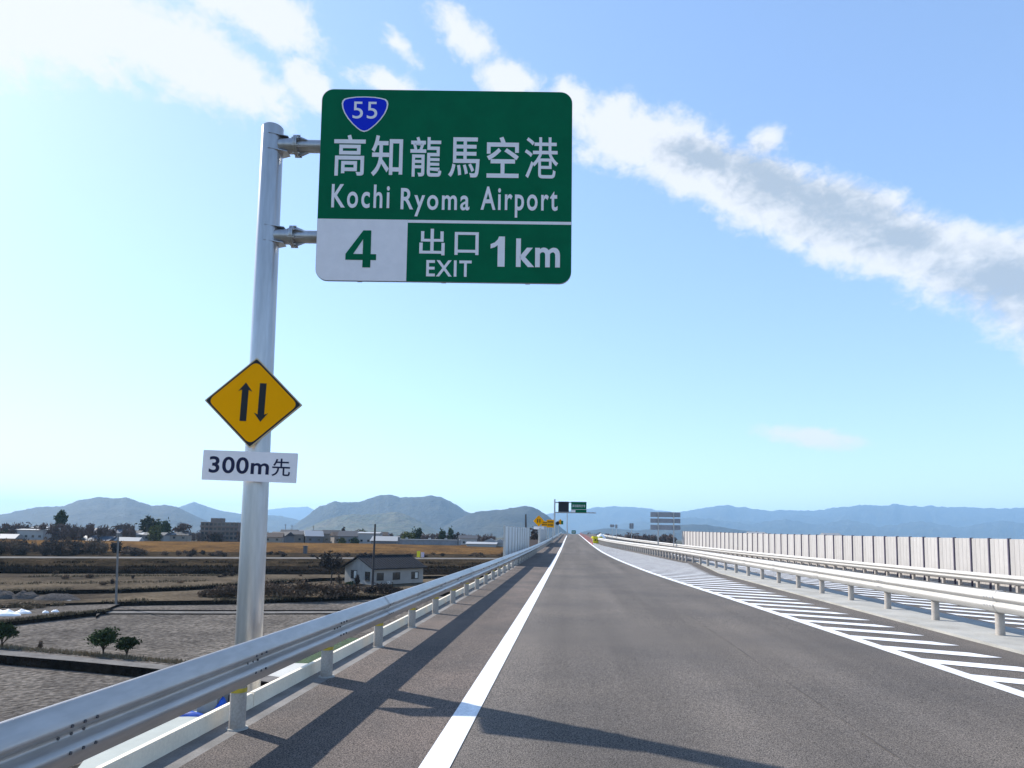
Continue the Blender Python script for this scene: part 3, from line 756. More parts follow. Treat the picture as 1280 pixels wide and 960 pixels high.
# ------------------------------------------------------------------ ground, fields, river banks
GZ = -9.3
field_m = mat('dry_field_soil', (0.150, 0.132, 0.114), 0.95, color2=(0.092, 0.082, 0.073), scale=0.13, detail=5, fine=(2.6, 0.5), rows=(.35, .45, .09), bump=1.0, bscale=2.2, dist=.25, spec=0.0)
field2_m = mat('stubble_field', (0.125, 0.099, 0.070), 0.95, color2=(0.056, 0.046, 0.036), rows=(.22, 1.25, .15), scale=0.09, detail=5, fine=(1.8, 0.35), bump=1.0, bscale=2.0, dist=.25, spec=0.0)
bank_m = mat('shaded_bank_weeds', (0.022, 0.017, 0.013), 0.95, color2=(0.009, 0.008, 0.007), scale=0.35, detail=5, fine=(1.5, .4), bump=1.0, bscale=1.6, dist=.5, spec=0.0)  # dark weeds, with the shade of the camera-facing slopes painted into the colour
brown_m = mat('brown_dry_weeds', (0.062, 0.045, 0.028), 0.95, color2=(0.022, 0.018, 0.013), scale=0.2, detail=5, fine=(1.5, .4), bump=1.0, bscale=1.5, dist=.5, spec=0.0)
gold_m = mat('golden_dry_grass', (0.17, 0.095, 0.037), 0.95, color2=(0.085, 0.050, 0.025), scale=0.09, detail=5, fine=(1.0, .3), bump=.8, bscale=1.2, dist=.4, spec=0.0)
farm_road_m = mat('farm_road_concrete', (0.19, 0.178, 0.165), 0.9, var=.3, scale=.6, fine=(4, .12), spec=0.0)
plain_m = mat('plain', (0.12, 0.105, 0.075), 0.95, color2=(0.06, 0.062, 0.045), scale=0.01, detail=5, spec=0.0)

S = 40000
vs = [(x, y, -10.0) for y in (-3000, 0, 100, 400, 1500, 5000, S) for x in (-S, -5000, -500, -100, 0, 500, 5000, S)]
fs = [(j * 8 + i, j * 8 + i + 1, (j + 1) * 8 + i + 1, (j + 1) * 8 + i) for j in range(6) for i in range(7)]
tag(link('ground', mesh('ground', vs, fs), plain_m), kind='structure')

def terrace(name, pts, z, m, thick=1.2, fine_step=None):
    """level plot of ground with a real edge, outlined by points on its own level"""
    P = [(*G(px, py, z).xy,) for px, py in pts]
    mb = MB().slab(P, z - thick, z)
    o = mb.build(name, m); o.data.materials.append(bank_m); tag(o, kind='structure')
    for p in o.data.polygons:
        if abs(p.normal.z) < .5: p.material_index = 1  # upright sides take the weed colour with their shade painted in
    return o
terrace('near_field', [(-400, 1030), (-300, 800), (720, 800), (760, 900), (600, 1300), (-500, 1400)], GZ, field_m)
terrace('dry_field', [(-330, 830), (-300, 760), (720, 752), (740, 872), (330, 858), (190, 834), (0, 812), (-100, 800)], GZ + .25, field_m)
terrace('farm_road', [(-300, 784), (-100, 802.5), (0, 812.5), (95, 821), (190, 829.5), (300, 840), (420, 855), (420, 863), (300, 848), (190, 835.5), (95, 826.5), (0, 818.5), (-100, 808), (-300, 789)], GZ + .75, farm_road_m, .9)
terrace('middle_field', [(120, 770), (132, 762), (300, 762.6), (440, 762.2), (720, 758), (720, 730), (127, 745)], GZ + .55, field_m)
terrace('yard_field', [(-300, 808), (0, 776.5), (130, 762.5), (146, 756), (160, 752), (160, 745), (-300, 745)], GZ + .85, field_m)
terrace('farm_lane', [(132, 762.3), (300, 763), (430, 762.6), (430, 766.3), (300, 766.8), (132, 766.5)], GZ + .40, farm_road_m, .5)
terrace('upper_field', [(-300, 764), (0, 757), (127, 752.3), (200, 751), (300, 750), (440, 745.5), (560, 740), (720, 735), (720, 712), (300, 716), (-300, 716)], GZ + 1.15, field2_m)
terrace('wild_field', [(-300, 745), (0, 738.5), (150, 736.5), (230, 733.5), (300, 729.5), (400, 722.5), (560, 719.5), (720, 716), (720, 706), (300, 708), (-300, 708)], GZ + 1.75, field2_m)

def bank(name, rows, m, cols=(-330, -150, 0, 75, 150, 225, 300, 375, 450, 525, 600, 660, 720, 800), nz=0.0, sub=4):
    """strip of sloping ground; rows are (photo height at x=0, photo height at x=600, level)"""
    vs = []; C = []
    for a, b_ in zip(cols, cols[1:]): C += [a + (b_ - a) * i / sub for i in range(sub)]
    C.append(cols[-1])
    for r, (y0, y1, z) in enumerate(rows):
        for px in C:
            p = G(px, y0 + (y1 - y0) * px / 600, z)
            vs.append((p.x, p.y + nz * noise.noise((px * .05, r * 3.1, 7)), p.z + nz * .12 * noise.noise((px * .04, r * 2.3, 1))))
    n = len(C); fs = [(r * n + i, r * n + i + 1, (r + 1) * n + i + 1, (r + 1) * n + i) for r in range(len(rows) - 1) for i in range(n - 1)]
    o = link(name, mesh(name, vs, fs, True), m); tag(o, kind='structure'); return o
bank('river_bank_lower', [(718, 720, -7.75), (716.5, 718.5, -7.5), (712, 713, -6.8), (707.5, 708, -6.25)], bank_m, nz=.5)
bank('river_bank_upper', [(707.5, 708, -6.25), (702, 703, -5.55), (697.6, 698.9, -4.95)], brown_m, nz=.3)
bank('bank_road', [(697.6, 698.9, -4.95), (696.2, 697.9, -4.92), (695.4, 697.2, -6.3)], farm_road_m)
bank('flood_plain', [(699, 701, -6.3), (692.6, 695.5, -6.05), (686.0, 691, -6.2)], brown_m, nz=.5)
bank('grass_embankment', [(688.5, 693.5, -6.3), (684, 689.5, -5.2), (676.5, 682.6, -3.55), (674.5, 681.2, -3.5), (674, 680.6, -6)], gold_m, nz=.8)

# ------------------------------------------------------------------ mountains
def forest(name, c1, c2):
    return mat(name, c1, .95, color2=c2, scale=.004, detail=6, fine=(.02, .45), bump=1.0, bscale=.03, dist=25)
hill_near = forest('hill_forest', (0.005, 0.011, 0.013), (0.034, 0.036, 0.027))
def mountain(name, sky_pts, D, m, depth, spur=.28, seed=0, rough=3.0, base=-12):
    xs = np.arange(sky_pts[0][0], sky_pts[-1][0] + .1, 2.5)
    ys = np.interp(xs, [p[0] for p in sky_pts], [p[1] for p in sky_pts])
    NR = 26; vs = []; n = len(xs)
    crest = []
    for px, py in zip(xs, ys):
        crest.append(AT(px, py, D))
    for r in range(NR + 1):
        t = r / NR                             # 0 front foot .. 0.7 crest .. 1 back foot
        for i, c in enumerate(crest):
            H = max(c.z - base, 2)
            k = t / .7 if t < .7 else (1 - t) / .3
            off = (t - .7) / .7 * depth if t < .7 else (t - .7) / .3 * depth * .6
            s = D / FPX
            wx = i * 2.5 * s
            nv = noise.fractal((wx / (depth * .55) + seed * 7.3, off / (depth * .9), seed), 1.0, 2.1, 5)
            prof = k ** 1.25
            z = base + H * prof * (1 + spur * 1.6 * nv * (1 - k) * 2.2)
            z += 2.2 * rough * (noise.noise((wx / (11 * s), off / (30 * s), seed + 3)) + .6 * noise.noise((wx / (4 * s), off / (12 * s), seed + 9))) * min(k * 2, 1) * .5
            sc = (c.y + off) / c.y
            vs.append((c.x * sc if t < .7 else c.x, c.y + off, z))
    fs = [(r * n + i, r * n + i + 1, (r + 1) * n + i + 1, (r + 1) * n + i) for r in range(NR) for i in range(n - 1)]
    o = link(name, mesh(name, vs, fs, True), m); tag(o, kind='structure'); return o
mountain('mountain', [(-260, 650), (-160, 640), (-90, 647), (-40, 650), (0, 643), (20, 639), (45, 633.5), (80, 632), (100, 624.5), (125, 621), (150, 622.5), (158, 621), (170, 625), (190, 632), (205, 631), (220, 632.5), (235, 641), (250, 651), (275, 664)], 4600, hill_near, 1500, seed=1, rough=6)
mountain('mountain', [(190, 650), (222, 634), (234, 630), (243, 627), (250, 629), (260, 633.5), (280, 639), (300, 642), (330, 644), (350, 644.5), (375, 650), (400, 658)], 8000, hill_near, 2200, seed=2, rough=8)
mountain('mountain', [(300, 652), (335, 637), (360, 634), (385, 633), (400, 640), (440, 652)], 16000, hill_near, 3500, seed=5, rough=14)
mountain('mountain', [(345, 668), (370, 655), (385, 643), (400, 632), (420, 626), (440, 628), (455, 625), (475, 618.5), (487, 617), (500, 621), (520, 621), (540, 619), (552, 621), (570, 630), (582, 638.5), (600, 645), (630, 655), (650, 668)], 5200, hill_near, 1600, seed=3, rough=7)
mountain('mountain', [(355, 670), (380, 662), (400, 652), (420, 645.5), (440, 642), (455, 643.5), (480, 641.5), (495, 639), (510, 644), (525, 651), (545, 663), (560, 672)], 3700, mat('hill_forest_bamboo', (0.035, 0.046, 0.022), .95, color2=(0.085, 0.072, 0.04), scale=.005, detail=6, fine=(.03, .45), bump=1, bscale=.03, dist=25), 900, seed=4, rough=5)
mountain('mountain', [(535, 672), (560, 655), (585, 642.5), (600, 638.5), (620, 637.5), (640, 635), (655, 632), (665, 633), (680, 641), (690, 649), (705, 662), (725, 675)], 4100, hill_near, 1100, seed=6, rough=6)
far_pts = [(640, 652), (690, 641), (720, 637), (740, 634.5), (760, 633), (785, 633), (805, 634.5), (830, 638), (845, 640.5), (870, 636), (890, 633), (910, 631), (930, 634), (960, 638), (990, 637), (1020, 637.5), (1050, 634), (1080, 633), (1110, 632), (1119, 629), (1130, 632), (1160, 632), (1200, 633), (1240, 635), (1300, 634), (1400, 628), (1550, 640)]
mountain('mountain', far_pts, 13000, hill_near, 3600, seed=7, rough=24, spur=.5)
mountain('mountain', [(740, 664), (780, 654), (830, 650), (870, 646), (900, 650), (940, 655), (980, 648), (1020, 656), (1060, 649), (1100, 658), (1150, 651), (1200, 659), (1250, 650), (1300, 656), (1450, 650)], 9800, hill_near, 2400, seed=8, rough=22)
mountain('mountain', [(700, 676), (730, 664), (760, 660), (800, 663), (835, 657.5), (865, 655), (885, 656), (910, 660), (950, 666), (1000, 672)], 5200, hill_near, 900, seed=9, rough=5)

# ------------------------------------------------------------------ vegetation
def leaves(n, rx, ry, rz_, size, seed, clumps=18, aspect=1.6, spread=.33, shell=.55):
    rng = np.random.default_rng(seed)
    c = rng.normal(size=(clumps, 3)); c /= np.linalg.norm(c, axis=1)[:, None]; c *= (shell + (1 - shell) * rng.random((clumps, 1))) * .78
    idx = rng.integers(0, clumps, n); p = c[idx] + rng.normal(size=(n, 3)) * spread * (.5 + .5 * rng.random((clumps, 1)))[idx] * .75
    p[:, 2] = np.maximum(p[:, 2], -.75)
    p *= np.array([rx, ry, rz_])
    a = rng.normal(size=(n, 3)); a /= np.linalg.norm(a, axis=1)[:, None]
    b = np.cross(a, rng.normal(size=(n, 3))); b /= np.linalg.norm(b, axis=1)[:, None]
    s = size * (.6 + .8 * rng.random((n, 1)))
    v = np.empty((n, 4, 3)); v[:, 0] = p - a * s * aspect / 2; v[:, 1] = p + b * s / 2; v[:, 2] = p + a * s * aspect / 2; v[:, 3] = p - b * s / 2
    me = bpy.data.meshes.new('crown'); me.vertices.add(n * 4); me.vertices.foreach_set('co', v.reshape(-1))
    me.loops.add(n * 4); me.loops.foreach_set('vertex_index', np.arange(n * 4, dtype=np.int32)); me.polygons.add(n)
    me.polygons.foreach_set('loop_start', np.arange(0, n * 4, 4, dtype=np.int32)); me.update(calc_edges=True); return me
def branches(h, r, seed, levels=3, spread=.7, n0=5, twigs=True):
    rnd = random.Random(seed); mb = MB()
    def grow(p, d, L, rad, lv):
        q = p + d * L; mb.tube(p, q, rad, rad * .62, n=5 if lv < 2 else 3, cap=False)
        if lv >= levels: return
        for i in range(n0 if lv == 0 else 4):
            nd = (d + Vector((rnd.uniform(-1, 1), rnd.uniform(-1, 1), rnd.uniform(-.25, .8))) * spread).normalized()
            st = p + d * L * rnd.uniform(.55, 1.0)
            grow(st, nd, L * rnd.uniform(.55, .8), rad * .55, lv + 1)
    grow(Vector((0, 0, -.2)), Vector((rnd.uniform(-.05, .05), rnd.uniform(-.05, .05), 1)).normalized(), h * .36, r, 0)
    return mb
bark = mat('bark', (0.085, 0.065, 0.05), .95, var=.4, scale=6, spec=0.0)
twig = mat('bare_twigs', (0.165, 0.118, 0.098), .95, var=.4, scale=1.5, objrand=.2, spec=0.0)
ever = mat('evergreen_leaves', (0.050, 0.072, 0.026), .85, spec=.05, color2=(0.022, 0.036, 0.016), scale=1.2, objrand=.25)
olive = mat('olive_leaves', (0.13, 0.125, 0.03), .85, spec=.05, color2=(0.06, 0.07, 0.02), scale=.8, objrand=.2)
brush = mat('dry_brush', (0.20, 0.138, 0.09), .95, color2=(0.11, 0.078, 0.058), scale=.8, objrand=.25, spec=0.0)
dark_brush = mat('dark_brush', (0.09, 0.068, 0.055), .95, color2=(0.045, 0.036, 0.031), scale=.8, objrand=.2, spec=0.0)

def leafy_tree(name, base, w, h, m, label, n=1400, size=.16, seed=0, group=None, trunk=.32, cat='tree'):
    t = thing(name, base, label, cat, group)
    mb = branches(h * .9, w * .045, seed, 2, .75, 5); mb.build('trunk', bark, t)
    c = link('crown', leaves(n, w / 2, w / 2, h * (1 - trunk) / 2 * 1.1, size, seed), m, t, (0, 0, h * trunk + h * (1 - trunk) / 2)); return t
def bare_tree(name, base, h, label, seed=0, group=None, m=twig, spread=.7):
    t = thing(name, base, label, 'tree', group)
    mb = branches(h, h * .022, seed, 4, spread, 5); mb.build('trunk', m, t)
    link('crown', leaves(260, h * .36, h * .36, h * .30, h * .045, seed, aspect=4), m, t, (0, 0, h * .62)); return t
def bush(name, base, w, h, m, label, n=700, size=.2, seed=0, group=None, cat='shrub', aspect=1.8, d=None):
    t = thing(name, base, label, cat, group)
    link('foliage', leaves(n, w / 2, (d or w) / 2, h * .62, size, seed, aspect=aspect, shell=.35), m, t, (0, 0, h * .42))
    mb = MB(); rnd = random.Random(seed)
    for i in range(5): mb.tube((rnd.uniform(-.1, .1) * w, rnd.uniform(-.1, .1) * w, -.1), (rnd.uniform(-.3, .3) * w, rnd.uniform(-.3, .3) * w, h * .7), .02 + .006 * h, .008, n=4, cap=False)
    mb.build('stems', bark, t); return t
def P(px, py, z): return G(px, py, z)

leafy_tree('citrus_tree', P(129, 818, GZ + .25), 2.35, 2.1, ever, 'larger of two round dark citrus trees beside the farm road', 2200, .14, 1)
leafy_tree('citrus_tree', P(158, 821.5, GZ + .25), 1.95, 1.6, ever, 'smaller citrus tree right of its larger neighbour by the farm road', 1800, .13, 2)
leafy_tree('citrus_tree', P(2, 809, GZ + .25), 2.2, 2.0, ever, 'dark citrus tree cut by the left picture edge', 2000, .14, 3)
bush('small_shrub', P(50, 811, GZ + .25), .55, .75, brush, 'tiny brown shrub on the verge of the farm road', 250, .09, 4)
# dry grass verge along the farm road
vg = []; fg = []; rnd = random.Random(5)
for i in range(2600):
    px = rnd.uniform(-60, 300); p = G(px, 811 + px * .087 - rnd.uniform(0, 4) , GZ + .25)
    a = rnd.uniform(0, 6.28); hgt = rnd.uniform(.1, .35); w = .05
    n = len(vg); vg += [(p.x - w * math.cos(a), p.y - w * math.sin(a), p.z), (p.x + w * math.cos(a), p.y + w * math.sin(a), p.z), (p.x + rnd.uniform(-.1, .1), p.y + rnd.uniform(-.1, .1), p.z + hgt)]; fg.append((n, n + 1, n + 2))
straw = mat('straw', (0.30, 0.24, 0.15), .95, color2=(.18, .14, .09), scale=1, spec=0.0)
tag(link('dry_grass', mesh('dry_grass', vg, fg), straw), 'pale dry grass along the farm road verge', 'grass', kind='stuff')

# weeds growing on the edges of the plots and along the banks
def weed_line(pts, z, n, h0, h1, spread, seed):
    r_ = random.Random(seed); vs = []; fs = []
    seg = [(Vector(G(a, b, z)), Vector(G(c, d_, z))) for (a, b), (c, d_) in zip(pts, pts[1:])]
    tot = sum((q - p).length for p, q in seg)
    for p, q in seg:
        for i in range(int(n * (q - p).length / tot)):
            t_ = r_.random(); c = p.lerp(q, t_)
            if noise.noise((c.x * .12, c.y * .12, seed)) < -.12: continue
            c = c + Vector((r_.uniform(-.3, .3), r_.uniform(-.2, spread), 0)); a = r_.uniform(0, 6.28); hh = r_.uniform(h0, h1) * (.6 + .8 * abs(noise.noise((c.x * .3, c.y * .3, 2)))); w_ = hh * .35
            k = len(vs); vs += [(c.x - w_ * math.cos(a), c.y - w_ * math.sin(a), c.z - .15), (c.x + w_ * math.cos(a), c.y + w_ * math.sin(a), c.z - .15), (c.x + r_.uniform(-.3, .3) * hh, c.y + r_.uniform(-.3, .3) * hh, c.z + hh)]; fs.append((k, k + 1, k + 2))
    return vs, fs
for lab, m_, lines in (('pale tan weeds fringing the edges of the field plots', mat('tan_edge_weeds', (0.20, .150, .085), .95, color2=(.10, .075, .046), scale=.5, spec=0), [
        ([(-60, 782), (0, 776.5), (130, 762.5)], GZ + .85, 1100, .12, .4, .8, 1), ([(127, 752.3), (200, 751), (300, 750), (440, 745.5), (560, 740)], GZ + 1.15, 1600, .12, .45, 1.2, 2),
        ([(-60, 741), (0, 738.5), (150, 736.5), (230, 733.5), (300, 729.5), (400, 722.5)], GZ + 1.75, 1800, .15, .5, 1.5, 3), ([(-60, 722), (150, 721), (300, 720)], GZ + 1.75, 1500, .2, .6, 4, 4), ([(-60, 808), (0, 819), (95, 827), (190, 836)], GZ + .2, 500, .1, .3, .3, 5), ([(-60, 732), (100, 730), (280, 727)], GZ + 1.75, 1300, .15, .5, 5, 8)]),
        ('dark brown weeds covering the slope of the river bank', mat('brown_bank_weeds', (0.075, .052, .032), .95, color2=(.03, .023, .017), scale=.4, spec=0), [
        ([(-60, 714), (150, 713.5), (300, 714), (560, 714)], -7.0, 1800, .3, .9, .6, 6), ([(-60, 704), (150, 703.5), (300, 704), (600, 704.5)], -5.75, 2200, .25, .7, 2.0, 7), ([(-60, 708), (300, 708.5), (600, 709)], -6.3, 1600, .3, .8, 1.0, 9)])):
    V_, F2 = [], []
    for ln_ in lines:
        v_, f_ = weed_line(*ln_); k = len(V_); V_ += v_; F2 += [tuple(i + k for i in f) for f in f_]
    tag(link('edge_weeds', mesh('edge_weeds', V_, F2), m_), lab, 'weeds', kind='stuff')
# soil heaps, sheets and low brush at the left
soil = mat('grey_soil', (0.115, 0.105, 0.098), .95, var=.4, scale=1.5, fine=(6, .3), bump=1, bscale=5, dist=.2, spec=0.0)
for i, (px, py, w, h, lab) in enumerate(((2, 750.5, 3.4, 1.3, 'grey soil heap cut by the left picture edge'), (31, 750.5, 2.9, 1.15, 'grey soil heap in the middle of the three at left'), (72, 752, 4.6, 1.0, 'longest and lowest grey soil heap of the three at left'))):
    p = P(px, py, GZ + .85); o = heap('soil_heap', p, w * .9, 2.0, h, soil, i * 4 + 1, 26, .25); tag(o, lab, 'soil heap', 'soil heaps in the yard')
for i, (xa, ya, xb, yb, h, lab) in enumerate(((-60, 744.5, 88, 753.5, .35, 'long pale concrete kerb in front of the soil heaps'),)):
    a = P(xa, ya, GZ + .85); b_ = P(xb, yb, GZ + .85); d = (b_ - a); nrm = Vector((-d.y, d.x, 0)).normalized() * .25
    o = MB().slab([(a - nrm).xy, (b_ - nrm).xy, (b_ + nrm).xy, (a + nrm).xy], GZ + .8, GZ + .85 + h).build('concrete_kerb', mat('pale_block', (0.5, .5, .5), .9, var=.2, scale=2)); tag(o, lab, 'kerb')
for i, (px, py, w, d_, h, lab) in enumerate(((6, 769, 2.2, .9, .55, 'largest white plastic sheet heap at the left edge'), (28, 766.5, 1.1, .6, .4, 'medium white plastic sheet heap beside the largest one'), (57, 766, .4, .3, .25, 'tiny white plastic bundle between sheets'), (69, 764.8, .55, .35, .25, 'small white plastic bundle nearest the utility pole'), (90, 752, .9, .6, .7, 'pale rubble pile at the end of the concrete kerb'))):
    p = P(px, py, GZ + .85); o = heap('plastic_sheet', p, w, d_, h, heap_m if i < 4 else mat('rubble', (.35, .33, .3), .95, var=.6, scale=4), 20 + i, 18, .35); tag(o, lab, 'sheet' if i < 4 else 'rubble')
rnd = random.Random(9)
for i in range(16):
    px = rnd.uniform(-40, 88); p = P(px, rnd.uniform(757, 763) , GZ + .85)
    bush('weed_clump', p, rnd.uniform(1.2, 2.2), rnd.uniform(.35, .7), mat('tan_weeds', (0.24, .17, .095), .95, color2=(.13, .095, .06), scale=1, objrand=.2), 'tan dry weed clump in the strip below the soil heaps', 260, .13, 30 + i, 'tan weed clumps', 'weeds')
# brown hummock of brush and dark shrubs on the upper field
for i, (px, py, w, h, d_) in enumerate(((285, 746, 6, 1.7, 4), (345, 745, 8, 2.2, 5), (375, 746, 8, 2.4, 5), (405, 745.5, 8, 2.1, 5), (430, 744.5, 7, 1.6, 4), (265, 745, 4, 1.0, 3))):
    bush('bramble_bush', P(px, py, GZ + 1.25), w, h, brush, ('brown bramble bush left of the sign pole', 'brown bramble bush right of the sign pole', 'highest bramble bush of the hummock before the house', 'bramble bush between the hummock top and the house', 'bramble bush nearest the house', 'lowest bramble bush at the left end')[i], 1500, .22, 60 + i, 'brown bramble hummock', d=d_)
for i, (px, py, w, h) in enumerate(((478, 741, 5.0, 1.5), (492, 741.5, 4.6, 1.1), (463, 740.5, 2.6, .9))):
    bush('dark_shrub', P(px, py, GZ + 1.25), w, h, dark_brush, ('tallest dark shrub in front of the house', 'dark shrub right of the tallest before the house', 'small dark shrub below the dark utility pole')[i], 900, .18, 70 + i)

# ------------------------------------------------------------------ house by the road
hz = GZ + 1.25
corner_p = P(466, 731.5, hz)
view = math.atan2(-corner_p.x, corner_p.y)
HL, HW, HH, RH = 12.0, 9.2, 3.1, 1.9
hr = view + RAD(-34) + 0.0
house = thing('house', corner_p, 'small pale single-storey house with dark tiled roof in the fields', 'house', rz=0)
# long wall runs right and away, gable wall runs left and away
uL = Vector((math.cos(RAD(36) + view), math.sin(RAD(36) + view), 0)); uW = Vector((-uL.y, uL.x, 0))
HM = Matrix((( uL.x, uW.x, 0, 0), (uL.y, uW.y, 0, 0), (0, 0, 1, 0), (0, 0, 0, 1)))
house.rotation_euler = HM.to_euler()
pale_wall = mat('pale_house_wall', (0.36, 0.35, 0.33), .9, var=.2, scale=.6)
tile = mat('dark_roof_tile', (0.022, 0.024, 0.030), .8, spec=.08, var=.3, scale=1.5, bump=.6, bscale=9, dist=.05)
glass = mat('dark_glass', (0.02, 0.025, 0.03), .12, spec=.6); frame_m = mat('dark_frame', (0.05, .045, .04), .6); curtain = mat('pale_curtain', (.6, .62, .6), .9)
MB().add([(0, 0, 0), (HL, 0, 0), (HL, HW, 0), (0, HW, 0), (0, 0, HH), (HL, 0, HH), (HL, HW, HH), (0, HW, HH), (0, HW / 2, HH + RH), (HL, HW / 2, HH + RH)],
         [(0, 1, 5, 4), (1, 2, 6, 9, 5), (2, 3, 7, 6), (3, 0, 4, 8, 7), (0, 3, 2, 1)]).build('wall', pale_wall, house)
ov = .6; sl_ = RH / (HW / 2)
rf = MB()
for (y0, z0, y1, z1) in ((-ov, HH - ov * sl_, HW / 2, HH + RH), (HW / 2, HH + RH, HW + ov, HH - ov * sl_)):
    rf.add([(-ov, y0, z0 + .02), (HL + ov, y0, z0 + .02), (HL + ov, y1, z1 + .02), (-ov, y1, z1 + .02), (-ov, y0, z0 + .2), (HL + ov, y0, z0 + .2), (HL + ov, y1, z1 + .2), (-ov, y1, z1 + .2)],
           [(0, 3, 2, 1), (4, 5, 6, 7), (0, 1, 5, 4), (1, 2, 6, 5), (2, 3, 7, 6), (3, 0, 4, 7)])
rfo = rf.build('roof', tile, house)
MB().box(-ov, HL + ov, HW / 2 - .15, HW / 2 + .15, HH + RH + .15, HH + RH + .38).build('ridge_cap', tile, rfo)
for k in range(1, 20):
    xx = -ov + k * (HL + 2 * ov) / 20
    MB().add([(xx - .04, -ov, HH - ov * sl_ + .2), (xx + .04, -ov, HH - ov * sl_ + .2), (xx + .04, HW / 2, HH + RH + .2), (xx - .04, HW / 2, HH + RH + .2), (xx, -ov, HH - ov * sl_ + .27), (xx, HW / 2, HH + RH + .27)],
             [(0, 4, 5, 3), (4, 1, 2, 5), (0, 1, 4)]).build('tile_rib', tile, rfo)
def hwin(x0, x1, z0, z1, side, cur=False):
    w_ = MB()
    if side == 'long':
        o = w_.box(x0, x1, -.02, -.005, z0, z1).build('window', glass, house)
        MB().box(x0 - .08, x1 + .08, -.06, -.005, z1, z1 + .1).box(x0 - .08, x1 + .08, -.09, -.005, z0 - .1, z0).box(x0 - .08, x0, -.06, -.005, z0, z1).box(x1, x1 + .08, -.06, -.005, z0, z1).box((x0 + x1) / 2 - .03, (x0 + x1) / 2 + .03, -.045, -.022, z0, z1).build('window_frame', frame_m, o)
        if cur: MB().box((x0 + x1) / 2 + .05, x1 - .1, -.035, -.023, z0 + .05, z1 - .05).build('curtain', curtain, o)
    else:
        o = w_.box(-.02, -.005, x0, x1, z0, z1).build('window', glass, house)
        MB().box(-.06, -.005, x0 - .08, x1 + .08, z1, z1 + .1).box(-.09, -.005, x0 - .08, x1 + .08, z0 - .1, z0).box(-.06, -.005, x0 - .08, x0, z0, z1).box(-.06, -.005, x1, x1 + .08, z0, z1).build('window_frame', frame_m, o)
        if cur: MB().box(-.035, -.023, x0 + .1, (x0 + x1) / 2, z0 + .05, z1 - .05).build('curtain', curtain, o)
hwin(.9, 2.3, .9, 2.1, 'long'); hwin(4.6, 6.2, .9, 2.1, 'long'); hwin(9.1, 10.7, .9, 2.1, 'long', True)
hwin(1.0, 2.4, .75, 2.3, 'gable'); hwin(5.2, 7.0, 1.0, 2.4, 'gable', True)
MB().box(3.0, 3.6, -.45, -.02, .1, .6).build('outdoor_unit', mat('white_unit', (.6, .6, .58), .6), house)
MB().tube((.05, -.1, 0), (.05, -.1, HH - .3), .05, n=8).build('downpipe', frame_m, house)
bare_tree('bare_tree', P(414, 729, hz), 7.0, 'bare dark tree left of the small house', 5, m=mat('dark_twigs', (.045, .035, .03), .95, var=.3, scale=2), spread=.95)
bush('garden_shrub', P(446, 731.5, hz), 1.3, 2.2, dark_brush, 'upright dark garden shrub at the house gable', 700, .13, 81)
bush('garden_shrub', P(424, 729, hz), 1.6, 1.5, brush, 'reddish round garden shrub between bare tree and gable', 600, .13, 82)
bush('hedge', P(437, 731.5, hz), 2.2, .8, ever, 'low dark hedge along the gable wall', 600, .12, 83)

# ------------------------------------------------------------------ utility poles
pole_c = mat('concrete_pole', (0.22, 0.21, 0.2), .9, var=.2, scale=2, spec=0); pole_d = mat('dark_pole', (0.05, 0.045, 0.045), .9)
def utility(px_b, py_b, px_t, py_t, z, r, m, label, arms=1, Y=None):
    b_ = P(px_b, py_b, z) if Y is None else AT(px_b, py_b, Y)
    t_ = AT(px_t, py_t, b_.y); h = t_.z - b_.z
    t = thing('utility_pole', b_, label, 'utility pole')
    MB().tube((0, 0, -.3), (t_.x - b_.x, 0, h), r * 1.25, r * .8, n=12).build('shaft', m, t, smooth=True)
    for k in range(arms): MB().box(t_.x - b_.x - .8, t_.x - b_.x + .8, -.05 - r, .05 - r, h - .4 - .7 * k, h - .28 - .7 * k).build('crossarm', m, t)
    MB().tube((t_.x - b_.x, -r - .1, h - 1.1), (t_.x - b_.x, -r - .1, h - .9), .06, n=6).build('insulator', m, t)
    return t
utility(145, 755.5, 148, 666, GZ + .85, .125, pole_c, 'pale concrete utility pole standing in the fields at left', 0)
utility(465.5, 733, 469, 655, GZ + 1.25, .19, pole_d, 'dark utility pole in front of the small house', 0)
utility(657.5, 672, 657.3, 643, 0, .22, pole_d, 'dark utility pole behind the pale screen panels', 0, Y=160)
utility(709, 668, 709, 641, 0, .14, galv, 'slender pale lamp pole on the left beyond the gantry', 0, Y=170)
for i, (px, py) in enumerate(((357, 655), (365, 656), (392, 657), (100, 668), (184, 657))):
    utility(px, 684, px, py, 0, .2, pole_c if i < 3 else pole_d, ('thin far utility pole just right of the big sign pole', 'second thin far utility pole right of the big sign pole', 'thin far utility pole among the town roofs', 'thin far pole before the brown thicket', 'thin far pole against the large dark tree')[i], 2 if i < 3 else 0, Y=420 if i < 3 else 330)

